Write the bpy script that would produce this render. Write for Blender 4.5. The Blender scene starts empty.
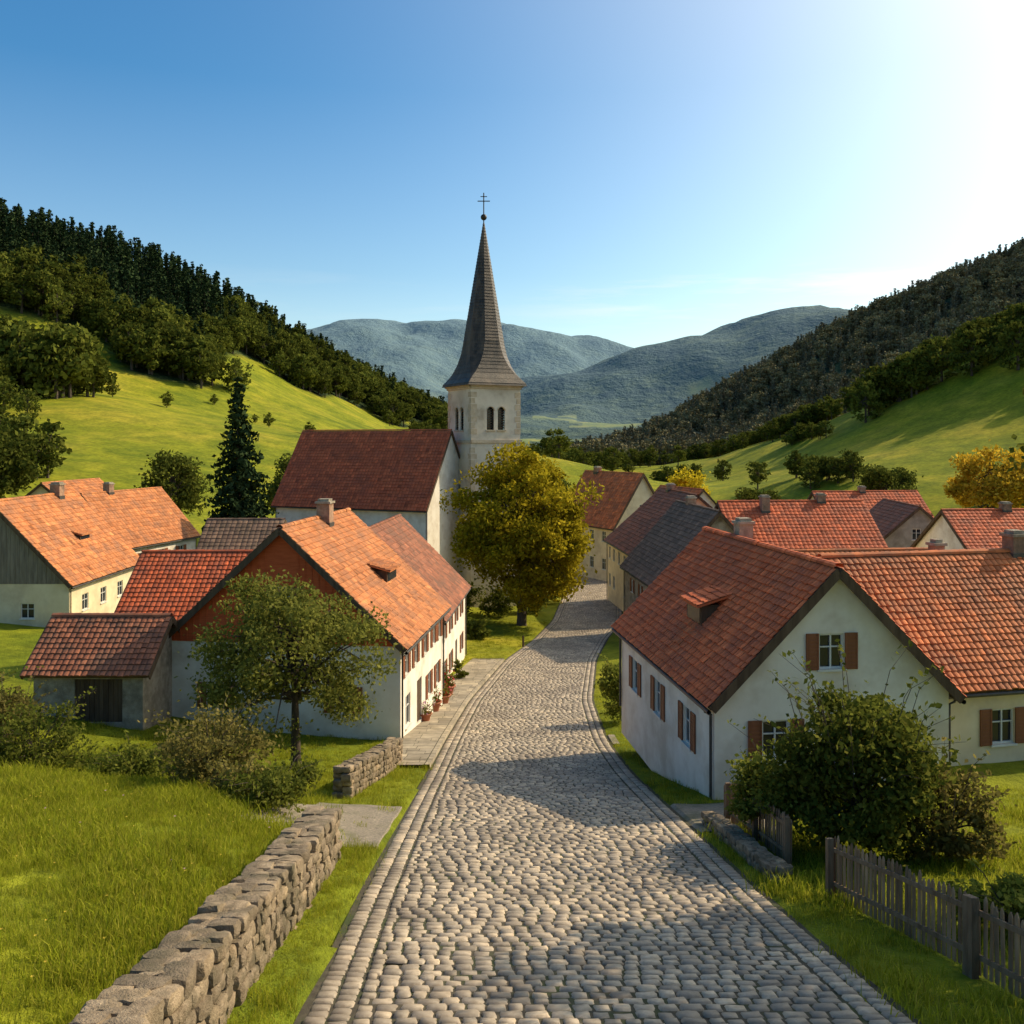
import bpy, math, random
import numpy as np
from mathutils import Vector
rng=np.random.default_rng(7); random.seed(7)
sc=bpy.context.scene
F=900.0; HY=440.0
def P(px,py,Y): return ((px-512)*Y/F, Y, -(py-HY)*Y/F)
AZ=math.radians(64); EL=math.radians(36)
SUN=Vector((math.cos(EL)*math.sin(AZ),math.cos(EL)*math.cos(AZ),math.sin(EL)))
# ---------------------------------------------------------------- materials
def newmat(name):
    m=bpy.data.materials.new(name); m.use_nodes=True
    nt=m.node_tree; nt.nodes.clear()
    o=nt.nodes.new('ShaderNodeOutputMaterial')
    return m,nt,o
def N(nt,t,**k):
    n=nt.nodes.new(t)
    for a,b in k.items():
        if a in n.inputs.keys(): n.inputs[a].default_value=b
        else: setattr(n,a,b)
    return n
def L(nt,a,b): nt.links.new(a,b)
def ramp(nt,stops):
    r=nt.nodes.new('ShaderNodeValToRGB')
    e=r.color_ramp.elements
    while len(e)<len(stops): e.new(0.5)
    for i,(p,c) in enumerate(stops):
        e[i].position=p; e[i].color=(c[0],c[1],c[2],1)
    return r
def coords(nt,scale=(1,1,1)):
    tc=nt.nodes.new('ShaderNodeNewGeometry')
    mp=nt.nodes.new('ShaderNodeMapping'); mp.inputs['Scale'].default_value=scale
    L(nt,tc.outputs['Position'],mp.inputs['Vector'])
    return mp.outputs['Vector']
def noise(nt,vec,scale,detail=3,rough=.6):
    n=N(nt,'ShaderNodeTexNoise'); n.inputs['Scale'].default_value=scale
    n.inputs['Detail'].default_value=detail; n.inputs['Roughness'].default_value=rough
    L(nt,vec,n.inputs['Vector']); return n
def mix(nt,fac,a,b,mode='MIX'):
    m=nt.nodes.new('ShaderNodeMix'); m.data_type='RGBA'; m.blend_type=mode
    for s,v in ((0,fac),(6,a),(7,b)):
        if isinstance(v,(int,float)): m.inputs[s].default_value=v
        elif isinstance(v,tuple): m.inputs[s].default_value=(v[0],v[1],v[2],1)
        else: L(nt,v,m.inputs[s])
    return m.outputs[2]
def bump(nt,h,strength,dist=.02):
    b=nt.nodes.new('ShaderNodeBump'); b.inputs['Strength'].default_value=strength
    b.inputs['Distance'].default_value=dist; L(nt,h,b.inputs['Height']); return b.outputs['Normal']
def generic(name,c1,c2,scale=3,rough=.85,bs=.3,bd=.02,stretch=(1,1,1),c3=None,s3=.4,rnd=False,spec=.3):
    m,nt,o=newmat(name); v=coords(nt,stretch)
    n=noise(nt,v,scale); r=ramp(nt,[(.3,c1),(.7,c2)])
    L(nt,n.outputs['Fac'],r.inputs['Fac']); col=r.outputs['Color']
    if rnd:
        a=N(nt,'ShaderNodeAttribute',attribute_name='rnd')
        rr=ramp(nt,[(0,(.5,.5,.5)),(.5,(.95,.95,.95)),(1,(1.45,1.4,1.3))]); L(nt,a.outputs['Fac'],rr.inputs['Fac'])
        col=mix(nt,1.0,col,rr.outputs['Color'],'MULTIPLY')
    if c3:
        n3=noise(nt,v,s3,4,.65); r3=ramp(nt,[(.46,(0,0,0)),(.68,(1,1,1))]); L(nt,n3.outputs['Fac'],r3.inputs['Fac'])
        col=mix(nt,r3.outputs['Color'],col,c3)
    p=N(nt,'ShaderNodeBsdfPrincipled'); p.inputs['Roughness'].default_value=rough
    p.inputs['Specular IOR Level'].default_value=spec
    L(nt,col,p.inputs['Base Color'])
    nb=noise(nt,v,scale*6,3,.7); L(nt,bump(nt,nb.outputs['Fac'],bs,bd),p.inputs['Normal'])
    L(nt,p.outputs[0],o.inputs[0]); return m
def leafmat(name,stops,trans=.35):
    m,nt,o=newmat(name)
    a=N(nt,'ShaderNodeAttribute',attribute_name='rnd')
    oi=nt.nodes.new('ShaderNodeObjectInfo')
    r=ramp(nt,stops); L(nt,a.outputs['Fac'],r.inputs['Fac'])
    hs=nt.nodes.new('ShaderNodeHueSaturation')
    mr=nt.nodes.new('ShaderNodeMapRange'); mr.inputs[3].default_value=.75; mr.inputs[4].default_value=1.3
    L(nt,oi.outputs['Random'],mr.inputs[0]); L(nt,mr.outputs[0],hs.inputs['Value']); L(nt,r.outputs['Color'],hs.inputs['Color'])
    d=nt.nodes.new('ShaderNodeBsdfDiffuse'); L(nt,hs.outputs[0],d.inputs[0])
    if trans==0: L(nt,d.outputs[0],o.inputs[0]); return m
    t=nt.nodes.new('ShaderNodeBsdfTranslucent'); L(nt,hs.outputs[0],t.inputs[0])
    ms=nt.nodes.new('ShaderNodeMixShader'); ms.inputs[0].default_value=trans
    L(nt,d.outputs[0],ms.inputs[1]); L(nt,t.outputs[0],ms.inputs[2]); L(nt,ms.outputs[0],o.inputs[0]); return m
M={}
M['plaster']=generic('white_plaster',(.74,.67,.55),(.84,.78,.67),1.2,.9,.3,.012,c3=(.60,.51,.39),s3=.5)
M['cream']=generic('cream_plaster',(.70,.56,.34),(.79,.66,.44),1.2,.9,.3,.012,c3=(.57,.45,.29),s3=.5)
M['grey']=generic('grey_plaster',(.28,.25,.21),(.38,.345,.29),1.5,.9,.4,.02,c3=(.20,.17,.14),s3=.6)
M['stonewall']=generic('rubble_plaster',(.27,.22,.16),(.46,.395,.30),3,.95,.8,.05,c3=(.17,.14,.1),s3=1.2)
M['chim']=generic('chimney_brick',(.28,.15,.09),(.42,.27,.18),4,.95,.8,.03,c3=(.14,.10,.07),s3=1.2)
M['redwood']=generic('red_painted_boards',(.48,.075,.02),(.60,.12,.035),2,.8,.5,.02,(1,1,8))
M['darkwood']=generic('weathered_wood',(.06,.036,.02),(.13,.085,.05),4,.85,.6,.02,(1,1,.15))
M['greywood']=generic('grey_wood_boards',(.15,.12,.09),(.27,.225,.17),5,.85,.6,.02,(1,1,.15))
M['fencewood']=generic('fence_wood',(.17,.10,.055),(.34,.23,.14),6,.85,.6,.02,(1,1,.2),rnd=True)
M['shutter']=generic('shutter_wood',(.20,.07,.03),(.28,.10,.045),4,.6,.4,.01,(1,1,.2))
M['frame']=generic('window_frame_paint',(.6,.58,.52),(.7,.68,.62),4,.5,.1,.005)
M['tile_orange']=generic('orange_clay_tiles',(.44,.145,.045),(.60,.24,.09),1.5,.8,.4,.01,c3=(.32,.14,.07),s3=.8,rnd=True)
M['tile_red']=generic('red_clay_tiles',(.46,.09,.03),(.62,.14,.05),1.5,.8,.4,.01,c3=(.32,.09,.045),s3=.8,rnd=True)
M['tile_r']=generic('sunlit_tone_red_tiles',(.58,.12,.035),(.72,.18,.06),1.5,.8,.4,.01,c3=(.44,.115,.05),s3=.8,rnd=True)  # red tiles lightened: sunlight painted into the colour of a shaded slope
M['tile_mid']=generic('terracotta_tiles',(.50,.13,.04),(.66,.21,.07),1.5,.8,.4,.01,c3=(.32,.12,.055),s3=.8,rnd=True)
M['tile_brown']=generic('brown_clay_tiles',(.24,.085,.045),(.36,.135,.07),1.5,.8,.4,.01,c3=(.16,.08,.05),s3=.8,rnd=True)
M['tile_dark']=generic('grey_brown_tiles',(.17,.10,.065),(.27,.17,.11),1.5,.8,.4,.01,c3=(.12,.08,.05),s3=.8,rnd=True)
M['metal']=generic('zinc_gutter',(.05,.045,.04),(.09,.08,.07),4,.45,.1,.002)
M['cobble']=generic('granite_setts',(.32,.25,.17),(.50,.41,.295),9,.58,.5,.012,c3=(.23,.18,.125),s3=.45,rnd=True,spec=.5)
M['joint']=generic('sandy_joint_dirt',(.05,.04,.028),(.10,.085,.055),8,.95,.6,.02,c3=(.05,.065,.02),s3=1.2)
M['stone']=generic('fieldstone',(.19,.14,.088),(.39,.30,.20),5,.9,.9,.04,c3=(.12,.10,.06),s3=1.5,rnd=True)
M['pave']=generic('stone_paving',(.28,.235,.17),(.40,.34,.26),1.5,.9,.4,.01,c3=(.2,.17,.13),s3=.7)
M['gravel']=generic('gravel',(.19,.16,.12),(.37,.31,.23),14,.95,.9,.02,c3=(.16,.15,.08),s3=.9)
M['bark']=generic('bark',(.05,.038,.028),(.12,.09,.065),8,.95,.9,.03,(1,1,.25))
M['pot']=generic('terracotta_pot',(.30,.10,.05),(.38,.14,.07),5,.8,.2,.005)
m,nt,o=newmat('window_glass'); p=N(nt,'ShaderNodeBsdfPrincipled'); p.inputs['Base Color'].default_value=(.02,.024,.03,1); p.inputs['Roughness'].default_value=.08; L(nt,p.outputs[0],o.inputs[0]); M['glass']=m
def pm(name,c,r=.5,metal=0):
    m,nt,o=newmat(name); p=N(nt,'ShaderNodeBsdfPrincipled'); p.inputs['Base Color'].default_value=(*c,1); p.inputs['Roughness'].default_value=r; p.inputs['Metallic'].default_value=metal; L(nt,p.outputs[0],o.inputs[0]); return m
M['iron']=pm('dark_iron',(.04,.035,.03),.5,.6)
M['petal_red']=pm('red_petals',(.5,.03,.04)); M['petal_y']=pm('yellow_petals',(.6,.42,.03)); M['petal_p']=pm('pink_petals',(.6,.3,.45))
M['linden']=leafmat('linden_leaves',[(0,(.20,.15,.008)),(.5,(.42,.34,.018)),(1,(.60,.47,.04))],.55)
M['apple']=leafmat('fruit_tree_leaves',[(0,(.07,.078,.016)),(.5,(.17,.175,.032)),(1,(.30,.29,.07))],.5)
M['bush']=leafmat('shrub_leaves',[(0,(.055,.07,.012)),(.5,(.145,.165,.026)),(1,(.27,.26,.05))],.5)
M['dry']=leafmat('dry_shrub_leaves',[(0,(.08,.072,.02)),(.5,(.20,.175,.045)),(1,(.34,.27,.09))],.5)
M['conif']=leafmat('conifer_needles',[(0,(.014,.026,.011)),(.5,(.03,.05,.020)),(1,(.06,.08,.028))],0)
M['decid']=leafmat('forest_leaves',[(0,(.035,.05,.010)),(.5,(.095,.11,.018)),(1,(.17,.175,.03))],.3)
M['conif_h']=leafmat('hazy_conifer_needles',[(0,(.13,.12,.08)),(.5,(.165,.15,.095)),(1,(.22,.19,.11))],0)  # aerial haze of the right hill painted into the needle colour
M['decid_h']=leafmat('haze_tinted_leaves',[(0,(.15,.13,.075)),(.5,(.20,.175,.09)),(1,(.27,.23,.10))],0)  # broadleaf colour carries the same painted haze
M['autumn']=leafmat('autumn_leaves',[(0,(.18,.11,.01)),(.5,(.42,.28,.02)),(1,(.56,.4,.06))],.5)
M['grass']=leafmat('grass_blades',[(0,(.15,.19,.012)),(.5,(.29,.315,.02)),(1,(.44,.39,.06))],.5)
# ---------------------------------------------------------------- mesh helpers
class B:
    def __init__(s): s.v=[]; s.f=[]; s.r=[]; s.n=0
    def add(s,v,f,r=None):
        v=np.asarray(v,float).reshape(-1,3); n=s.n
        if isinstance(f,np.ndarray): s.f.extend((f+n).tolist())
        else: s.f.extend([[i+n for i in q] for q in f])
        s.v.append(v); s.n+=len(v)
        if r is None: s.r.extend([.5]*len(f))
        elif np.isscalar(r): s.r.extend([r]*len(f))
        else: s.r.extend(list(r))
def mk(name,b,mat,parent=None,smooth=False):
    if b.n==0: return None
    me=bpy.data.meshes.new(name); me.from_pydata(np.concatenate(b.v).tolist(),[],b.f)
    at=me.attributes.new('rnd','FLOAT','FACE'); at.data.foreach_set('value',np.asarray(b.r,np.float32))
    if smooth: me.polygons.foreach_set('use_smooth',[True]*len(me.polygons))
    me.materials.append(mat); me.update()
    ob=bpy.data.objects.new(name,me); sc.collection.objects.link(ob)
    if parent: ob.parent=parent
    return ob
def empty(name,loc=(0,0,0)):
    e=bpy.data.objects.new(name,None); sc.collection.objects.link(e); e.empty_display_size=.5
    return e
def tube(b,pts,rad,seg=8):
    pts=[Vector(p) for p in pts]; vs=[];n=len(pts)
    for i,p in enumerate(pts):
        d=(pts[min(i+1,n-1)]-pts[max(i-1,0)]).normalized()
        a=d.cross(Vector((0.13,.97,.2))).normalized(); c=d.cross(a)
        r=rad[i] if hasattr(rad,'__len__') else rad
        for k in range(seg):
            t=2*math.pi*k/seg; vs.append(p+a*(math.cos(t)*r)+c*(math.sin(t)*r))
    fs=[]
    for i in range(n-1):
        for k in range(seg):
            fs.append([i*seg+k,i*seg+(k+1)%seg,(i+1)*seg+(k+1)%seg,(i+1)*seg+k])
    b.add([tuple(v) for v in vs],fs)
def obox(b,fn,u0,u1,w0,w1,d0,d1,r=None):
    vs=[fn(u,w,d) for d in (d0,d1) for w in (w0,w1) for u in (u0,u1)]
    b.add(vs,[[0,1,3,2],[4,6,7,5],[0,4,5,1],[2,3,7,6],[0,2,6,4],[1,5,7,3]],r)
# ---------------------------------------------------------------- road + terrain
RY=np.array([-20,0,6,11.6,17.6,28,35,42,54,72,85,98,115,140,200,260.])
RZ=np.array([-1,-4.7,-6.1,-7.53,-9.0,-11.2,-12.85,-14,-15.6,-17.6,-18.9,-19.6,-20,-20.3,-21,-22])
RL=np.array([-2.4,-2.5,-2.6,-2.73,-3.0,-3.1,-3.19,-3.08,-2.52,-.56,1.98,4.46,6.5,9.0,4,-10])
RR=np.array([5.3,5.3,5.3,5.26,5.05,4.67,4.59,4.43,4.8,6.7,8.9,12.0,14,14.2,9.5,-4])
def smooth_tab(Y,V):
    yy=np.linspace(Y[0],Y[-1],1200); v=np.interp(yy,Y,V)
    k=np.exp(-np.linspace(-2,2,31)**2); k/=k.sum(); vp=np.pad(v,15,mode='edge'); out=np.convolve(vp,k,'valid')
    return lambda y: np.interp(y,yy,out)
zr=smooth_tab(RY,RZ); xl=smooth_tab(RY,RL); xr=smooth_tab(RY,RR)
TY=np.array([-20,0,10,20,24,28,34,40,46,55,70,90,110,140,180.])
TX=np.array([-90,-60,-35,-20,-13,-7,-3,6,8,14,30,60,90.])
TZ={-60:[0,-3,-5,-7,-7.5,-8,-9,-9.5,-10,-10.5,-11,-12,-11,-9,0],
-35:[0,-4,-6,-7.8,-8.5,-9.3,-10.7,-11.5,-12.2,-13,-13.6,-14.6,-15,-14,-9],
-20:[0,-4.2,-6.3,-8.1,-8.7,-9.8,-11.6,-12.2,-12.9,-14,-15.3,-16.5,-17,-17,-15],
-13:[0,-4.4,-6.5,-8.3,-8.95,-10.5,-12.3,-13.4,-14,-15,-16.3,-17.5,-18.3,-18.5,-18],
-7:[-1,-4.6,-6.6,-8.6,-9.5,-11.2,-12.6,-13.7,-14.4,-15.6,-17.2,-18.5,-19.2,-20,-20.5],
8:[-1,-5,-7.3,-9.5,-10.4,-11.2,-12,-12.9,-13.8,-15.3,-17.2,-19,-19.8,-20.2,-21],
14:[-1,-5,-7.2,-9.3,-10.2,-10.9,-11.3,-12,-13,-15,-17,-18.8,-19.7,-20.2,-21],
30:[-1,-5,-7,-9,-9.8,-10.5,-11,-11.8,-12.6,-14.5,-16.5,-18.3,-19.5,-20.2,-20],
60:[0,-4,-6,-8,-8.8,-9.5,-10.3,-11,-12,-13.5,-15.5,-17,-18,-18.5,-14]}
TZ[-90]=[z+4 for z in TZ[-60]]; TZ[90]=[z+3 for z in TZ[60]]
TZ[-3]=list(zr(TY)); TZ[6]=list(zr(TY))
TT=np.array([TZ[int(x)] for x in TX])  # [x][y]
def near_h(x,y):
    xi=np.clip(np.searchsorted(TX,x)-1,0,len(TX)-2); yi=np.clip(np.searchsorted(TY,y)-1,0,len(TY)-2)
    fx=np.clip((x-TX[xi])/(TX[xi+1]-TX[xi]),0,1); fy=np.clip((y-TY[yi])/(TY[yi+1]-TY[yi]),0,1)
    return (TT[xi,yi]*(1-fx)+TT[xi+1,yi]*fx)*(1-fy)+(TT[xi,yi+1]*(1-fx)+TT[xi+1,yi+1]*fx)*fy
FP=[]
def fp(px,py,Y): FP.append(P(px,py,Y))
for t in [(0,490,130),(200,488,150),(300,475,190),(440,455,300),(0,400,230),(100,400,230),(200,420,245),(300,432,300),(400,440,400),
 (0,312,330),(100,340,335),(200,362,360),(300,388,420),(380,418,500),(0,232,450),(100,262,460),(200,298,490),(300,352,540),(400,408,640),(440,430,700),
 (-120,190,430),(-120,300,320),(-150,420,200),
 (545,452,250),(560,470,420),(560,462,700),(545,432,1300),(600,428,1400),(500,440,1000),(480,430,1300),
 (640,492,300),(700,490,250),(700,462,420),(780,436,340),(850,412,305),(900,388,285),(960,366,270),(1024,342,260),(1160,310,240),(860,484,180),(1024,480,150),(760,492,200),
 (950,430,215),(1100,400,200),(850,452,235),(780,465,260),
 (800,458,440),(900,430,410),(1024,400,390),(600,474,900),(650,446,850),(700,412,800),(800,355,760),(900,308,720),(1024,258,680),(1160,200,660),
 (700,458,620),(800,424,570),(900,388,520),(1024,350,480),
 (830,312,2200),(780,316,2200),(720,330,2150),(650,352,2050),(580,380,1950),(530,402,1850),(900,330,2300),(1000,330,2300),(1200,330,2300),
 (460,415,1700),(400,410,1700),(300,400,1700),(100,390,1700),(620,424,1600),(700,415,1500),
 (560,405,2600),(640,395,2700),(720,385,2750),(800,380,2800),(450,400,2500),
 (300,326,3400),(380,320,3400),(450,322,3300),(520,330,3300),(600,340,3300),(680,356,3300),(150,330,3400),(0,320,3400),(-300,320,3400),(800,360,3500),(1000,340,3500),(1300,340,3500)]: fp(*t)
for t in [(-560,760,60),(-300,850,30),(-150,950,-5),(-60,1000,-10),(-800,500,150),(-450,300,110),(-250,120,30),(-150,40,5),(-120,-20,6),(-900,900,100),
 (450,950,90),(650,900,110),(250,1050,40),(150,1150,5),(420,300,60),(600,400,130),(250,110,5),(150,40,0),(150,-20,3),(400,0,20),(900,700,200),
 (-40,150,-14),(0,150,-20.5),(20,200,-21),(50,150,-20),(-70,100,-6),(-75,40,-4),(75,60,-11),(75,110,-14),(-20,170,-17),(90,150,-15),
 (0,5200,150),(-2500,5200,200),(2500,5200,200),(-3000,2500,250),(3000,2500,300),(-2000,1500,150),(2000,1500,250),(-2500,0,100),(2500,0,100)]: FP.append(t)
FP=np.array(FP,float)
def phi(r): return np.sqrt(r*r+35.**2)
D=np.sqrt(((FP[:,None,:2]-FP[None,:,:2])**2).sum(-1)); n=len(FP)
A=np.zeros((n+1,n+1)); A[:n,:n]=phi(D)-np.eye(n)*2.0; A[:n,n]=1; A[n,:n]=1
W=np.linalg.solve(A,np.concatenate([FP[:,2],[0]]))
def far_h(x,y):
    out=np.full(x.shape,W[n])
    for i in range(n): out+=W[i]*phi(np.hypot(x-FP[i,0],y-FP[i,1]))
    return out
def ss(t,a,b):
    t=np.clip((t-a)/(b-a),0,1); return t*t*(3-2*t)
PH=rng.uniform(0,6.28,(14,2)); DR=rng.uniform(0,6.28,14)
def fbm(x,y,wl,n_=14):
    o=np.zeros_like(x,dtype=float); a=1.
    for i in range(n_):
        w=wl/(1.45**i); k=6.283/w
        o+=a*np.sin(k*(x*np.cos(DR[i])+y*np.sin(DR[i]))+PH[i,0]+1.3*np.sin(k*.5*(y*np.cos(DR[i])-x*np.sin(DR[i]))+PH[i,1])); a*=.72
    return o
def xw(y): return -3.95-.035*(y-10)   # wall centre line
def H(x,y):
    x=np.asarray(x,float); y=np.asarray(y,float); x,y=np.broadcast_arrays(x,y)
    nh=near_h(x,y); 
    sp=1.5; nh=.4*nh+.15*(near_h(x+sp,y)+near_h(x-sp,y)+near_h(x,y+sp)+near_h(x,y-sp))
    r=np.hypot(x,np.maximum(y,0))
    fh=far_h(x,y)+fbm(x,y,150,6)*.75*ss(r,150,300)+fbm(x,y,700,6)*12*ss(y,900,1900)
    w=np.maximum(ss(y,120,170),ss(np.abs(x),50,85))
    h=nh*(1-w)+fh*w
    d=np.maximum(xl(y)-x,x-xr(y)); z=zr(y)
    hr=z-.13
    step=np.where(y<21,.18,.18+(y-21)*.45)
    wm=ss(xw(y)-x,-step,step)
    left=(x<0)&(y<45)
    hv=z+.05
    wr=ss(d,.15,3.5)
    gen=h*wr+(z-.02)*(1-wr)
    lf=h*wm+hv*(1-wm)
    bl=ss(y,27,36)
    lf=lf*(1-bl)+gen*bl
    out=np.where(left,lf,gen)
    out=np.where(d<.12,hr,out)
    out=np.where((y>260)|(y<-20),h,out)
    small=fbm(x,y,6,7)*.015*(1-ss(r,60,90)); out=out+np.where(d>.6,small,0)
    return out
def hz(x,y): return float(H(np.array([x]),np.array([y]))[0])
def axis(fine,lim,step0,g):
    a=[fine]; s=step0
    while a[-1]<lim: s=min(s*g,40); a.append(a[-1]+s)
    return a
xs=list(np.arange(-9,9.01,.25)); up=axis(9,3600,.3,1.04)[1:]; xs=[-v for v in up[::-1]]+xs+up
ys=list(np.arange(5,45,.4)); yu=axis(45,5600,.45,1.022)[1:]; ys=[-40,-20,-8,-2,1,3]+ys+yu
xs=np.array(xs); ys=np.array(ys); X,Y=np.meshgrid(xs,ys); Z=H(X.ravel(),Y.ravel())
nx,ny=len(xs),len(ys)
FB=np.array([(-400,310),(0,308),(95,330),(125,372),(205,384),(225,352),(300,386),(380,418),(445,436)],float)
def proj(x,y,z): return 512+F*x/y, HY-F*z/y
def forest(x,y,z):
    px,py=proj(x,np.maximum(y,1),z)
    b=np.interp(px,FB[:,0],FB[:,1])
    lf=(x<0)&(y>180)&(y<1000)&((py<b+fbm(x,y,60)*3)|(y>560))&(px<455)
    rt=(x>0)&(y>425)&(y<1250)&(px>585)&((y>470)|(px>740))&(z>-22)
    n=fbm(x,y,420,6)
    far=(y>=1250)&((n>-1.0)|(z>110))
    mid=(y>=700)&(y<1250)&(n>.2)
    return lf|rt|far|mid
fm=forest(X.ravel(),Y.ravel(),Z).astype(np.float32)
b=B(); idx=np.arange(nx*ny).reshape(ny,nx)
fa=np.stack([idx[:-1,:-1],idx[:-1,1:],idx[1:,1:],idx[1:,:-1]],-1).reshape(-1,4)
b.add(np.stack([X.ravel(),Y.ravel(),Z],-1),fa)
m,nt,o=newmat('meadow_ground'); v=coords(nt)
n1=noise(nt,v,.03,5,.62); n2=noise(nt,v,1.1,4,.7); n3=noise(nt,v,.2,3,.5)
r1=ramp(nt,[(.34,(.14,.175,.014)),(.5,(.245,.255,.018)),(.66,(.38,.32,.035))]); L(nt,n1.outputs['Fac'],r1.inputs['Fac'])
r2=ramp(nt,[(.3,(.6,.62,.6)),(.7,(1.25,1.22,1.1))]); L(nt,n2.outputs['Fac'],r2.inputs['Fac'])
c=mix(nt,1.,r1.outputs['Color'],r2.outputs['Color'],'MULTIPLY')
r3=ramp(nt,[(.35,(.68,.76,.7)),(.65,(1.12,1.1,1.0))]); L(nt,n3.outputs['Fac'],r3.inputs['Fac']); c=mix(nt,1.,c,r3.outputs['Color'],'MULTIPLY')
at=N(nt,'ShaderNodeAttribute',attribute_name='forest')
vf=noise(nt,v,.011,9,.82); rf=ramp(nt,[(.40,(.006,.016,.006)),(.5,(.03,.05,.016)),(.60,(.11,.13,.035))]); L(nt,vf.outputs['Fac'],rf.inputs['Fac'])
c=mix(nt,at.outputs['Fac'],c,rf.outputs['Color'])
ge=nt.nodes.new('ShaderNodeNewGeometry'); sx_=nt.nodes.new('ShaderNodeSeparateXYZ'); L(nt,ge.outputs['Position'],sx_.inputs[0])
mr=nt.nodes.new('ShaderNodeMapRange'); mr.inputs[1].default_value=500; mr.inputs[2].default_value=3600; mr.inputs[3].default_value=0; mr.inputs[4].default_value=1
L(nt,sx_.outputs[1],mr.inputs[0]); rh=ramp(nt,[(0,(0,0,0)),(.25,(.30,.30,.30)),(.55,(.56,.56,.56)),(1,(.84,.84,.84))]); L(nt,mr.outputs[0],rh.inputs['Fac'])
c=mix(nt,rh.outputs['Color'],c,(.185,.285,.345))  # distance haze painted into the base colour, bluer farther away
p=N(nt,'ShaderNodeBsdfPrincipled'); p.inputs['Roughness'].default_value=.95; p.inputs['Specular IOR Level'].default_value=.1
L(nt,c,p.inputs['Base Color']); nb=noise(nt,v,5,3,.8); b1=nt.nodes.new('ShaderNodeBump'); b1.inputs['Strength'].default_value=.8; b1.inputs['Distance'].default_value=.15; L(nt,nb.outputs['Fac'],b1.inputs['Height'])
# tree-canopy relief where the ground is woodland
b2=nt.nodes.new('ShaderNodeBump'); b2.inputs['Distance'].default_value=14; L(nt,at.outputs['Fac'],b2.inputs['Strength']); cn=noise(nt,v,.03,5,.7); L(nt,cn.outputs['Fac'],b2.inputs['Height']); L(nt,b1.outputs[0],b2.inputs['Normal'])
L(nt,b2.outputs[0],p.inputs['Normal']); L(nt,p.outputs[0],o.inputs[0])
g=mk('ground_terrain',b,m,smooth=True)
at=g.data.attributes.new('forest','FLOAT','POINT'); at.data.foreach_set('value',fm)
# ---------------------------------------------------------------- road
def strip(name,y0,y1,fa_,fb_,off,mat,nxs=12,dy=.4,edge=0,par=None):
    yy=np.arange(y0,y1+dy,dy); b=B(); vs=[]
    for y in yy:
        for t in np.linspace(0,1,nxs): vs.append((fa_(y)*(1-t)+fb_(y)*t,y))
    vs=np.array(vs); zz=off(vs[:,0],vs[:,1]); b.add(np.column_stack([vs,zz]),[[i*nxs+j,i*nxs+j+1,(i+1)*nxs+j+1,(i+1)*nxs+j] for i in range(len(yy)-1) for j in range(nxs-1)])
    return mk(name,b,mat,par)
road=empty('cobblestone_road')
strip('road_bed',2,250,lambda y:xl(y)-.1,lambda y:xr(y)+.1,lambda x,y:zr(y)-.045,M['joint'],par=road)
gx=np.linspace(-1,1,5)
U,V=np.meshgrid(gx,gx); U=U.ravel();V=V.ravel()
sq=np.maximum(np.abs(U),np.abs(V)); prof=np.where(sq>.9,0,np.where(sq>.4,.84,1.0))
corner=(np.abs(U)>.9)&(np.abs(V)>.9)
uu=np.where(corner,U*.88,U); vv=np.where(corner,V*.88,V)
uu=np.where((np.abs(U)>.4)&(np.abs(U)<.9),np.sign(U)*.78,uu); vv=np.where((np.abs(V)>.4)&(np.abs(V)<.9),np.sign(V)*.74,vv)
tf=np.array([[i*5+j,i*5+j+1,(i+1)*5+j+1,(i+1)*5+j] for i in range(4) for j in range(4)])
cx=[];cy=[];hw=[];hl=[];cr=[]
y=6.0;row=0
while y<150:
    dl=rng.uniform(.205,.255); a=float(xl(y)); c_=float(xr(y)); w=c_-a
    for k in range(2):
        for s in (0,1):
            e=a+.16+k*.30 if s==0 else c_-.16-k*.30
            cx.append(e);cy.append(y+dl/2+(.12 if k else 0));hw.append(.14);hl.append(dl/2-.010);cr.append(0.)
    a+=.64;c_-=.64
    xx=a
    first=rng.uniform(.14,.28)
    while xx<c_-.05:
        ww=first if first else rng.uniform(.22,.37); first=None
        if xx+ww>c_-.12: ww=c_-xx
        cx.append(xx+ww/2);cy.append(y+dl/2+rng.normal(0,.012));hw.append(ww/2-rng.uniform(.007,.016));hl.append(dl/2-rng.uniform(.006,.015));cr.append(rng.normal(0,.045)); xx+=ww
    y+=dl; row+=1
cx=np.array(cx);cy=np.array(cy);hw=np.array(hw);hl=np.array(hl);cr=np.array(cr); nS=len(cx)
sl=(xl(cy+1)-xl(cy-1)+xr(cy+1)-xr(cy-1))/4
lx=uu[None]*hw[:,None]*(1+rng.normal(0,.05,(nS,25))); ly=vv[None]*hl[:,None]*(1+rng.normal(0,.06,(nS,25)))
ang=-np.arctan(sl)+cr; ca,sa=np.cos(ang),np.sin(ang)
wx=cx[:,None]+lx*ca[:,None]-ly*sa[:,None]; wy=cy[:,None]+lx*sa[:,None]+ly*ca[:,None]
top=rng.normal(0,.006,nS)+fbm(cx,cy,3.5,5)*.006
tx=rng.normal(0,.035,nS);ty=rng.normal(0,.035,nS)
wz=zr(wy)-.055+prof[None]*.048+top[:,None]+lx*tx[:,None]+ly*ty[:,None]+rng.normal(0,.002,(nS,25))
b=B(); b.add(np.stack([wx,wy,wz],-1),(tf[None]+25*np.arange(nS)[:,None,None]).reshape(-1,4),np.repeat(np.clip(rng.normal(.5,.24,nS),0,1),16))
mk('cobble_setts',b,M['cobble'],road,smooth=True)
pv=empty('stone_pavement')
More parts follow.
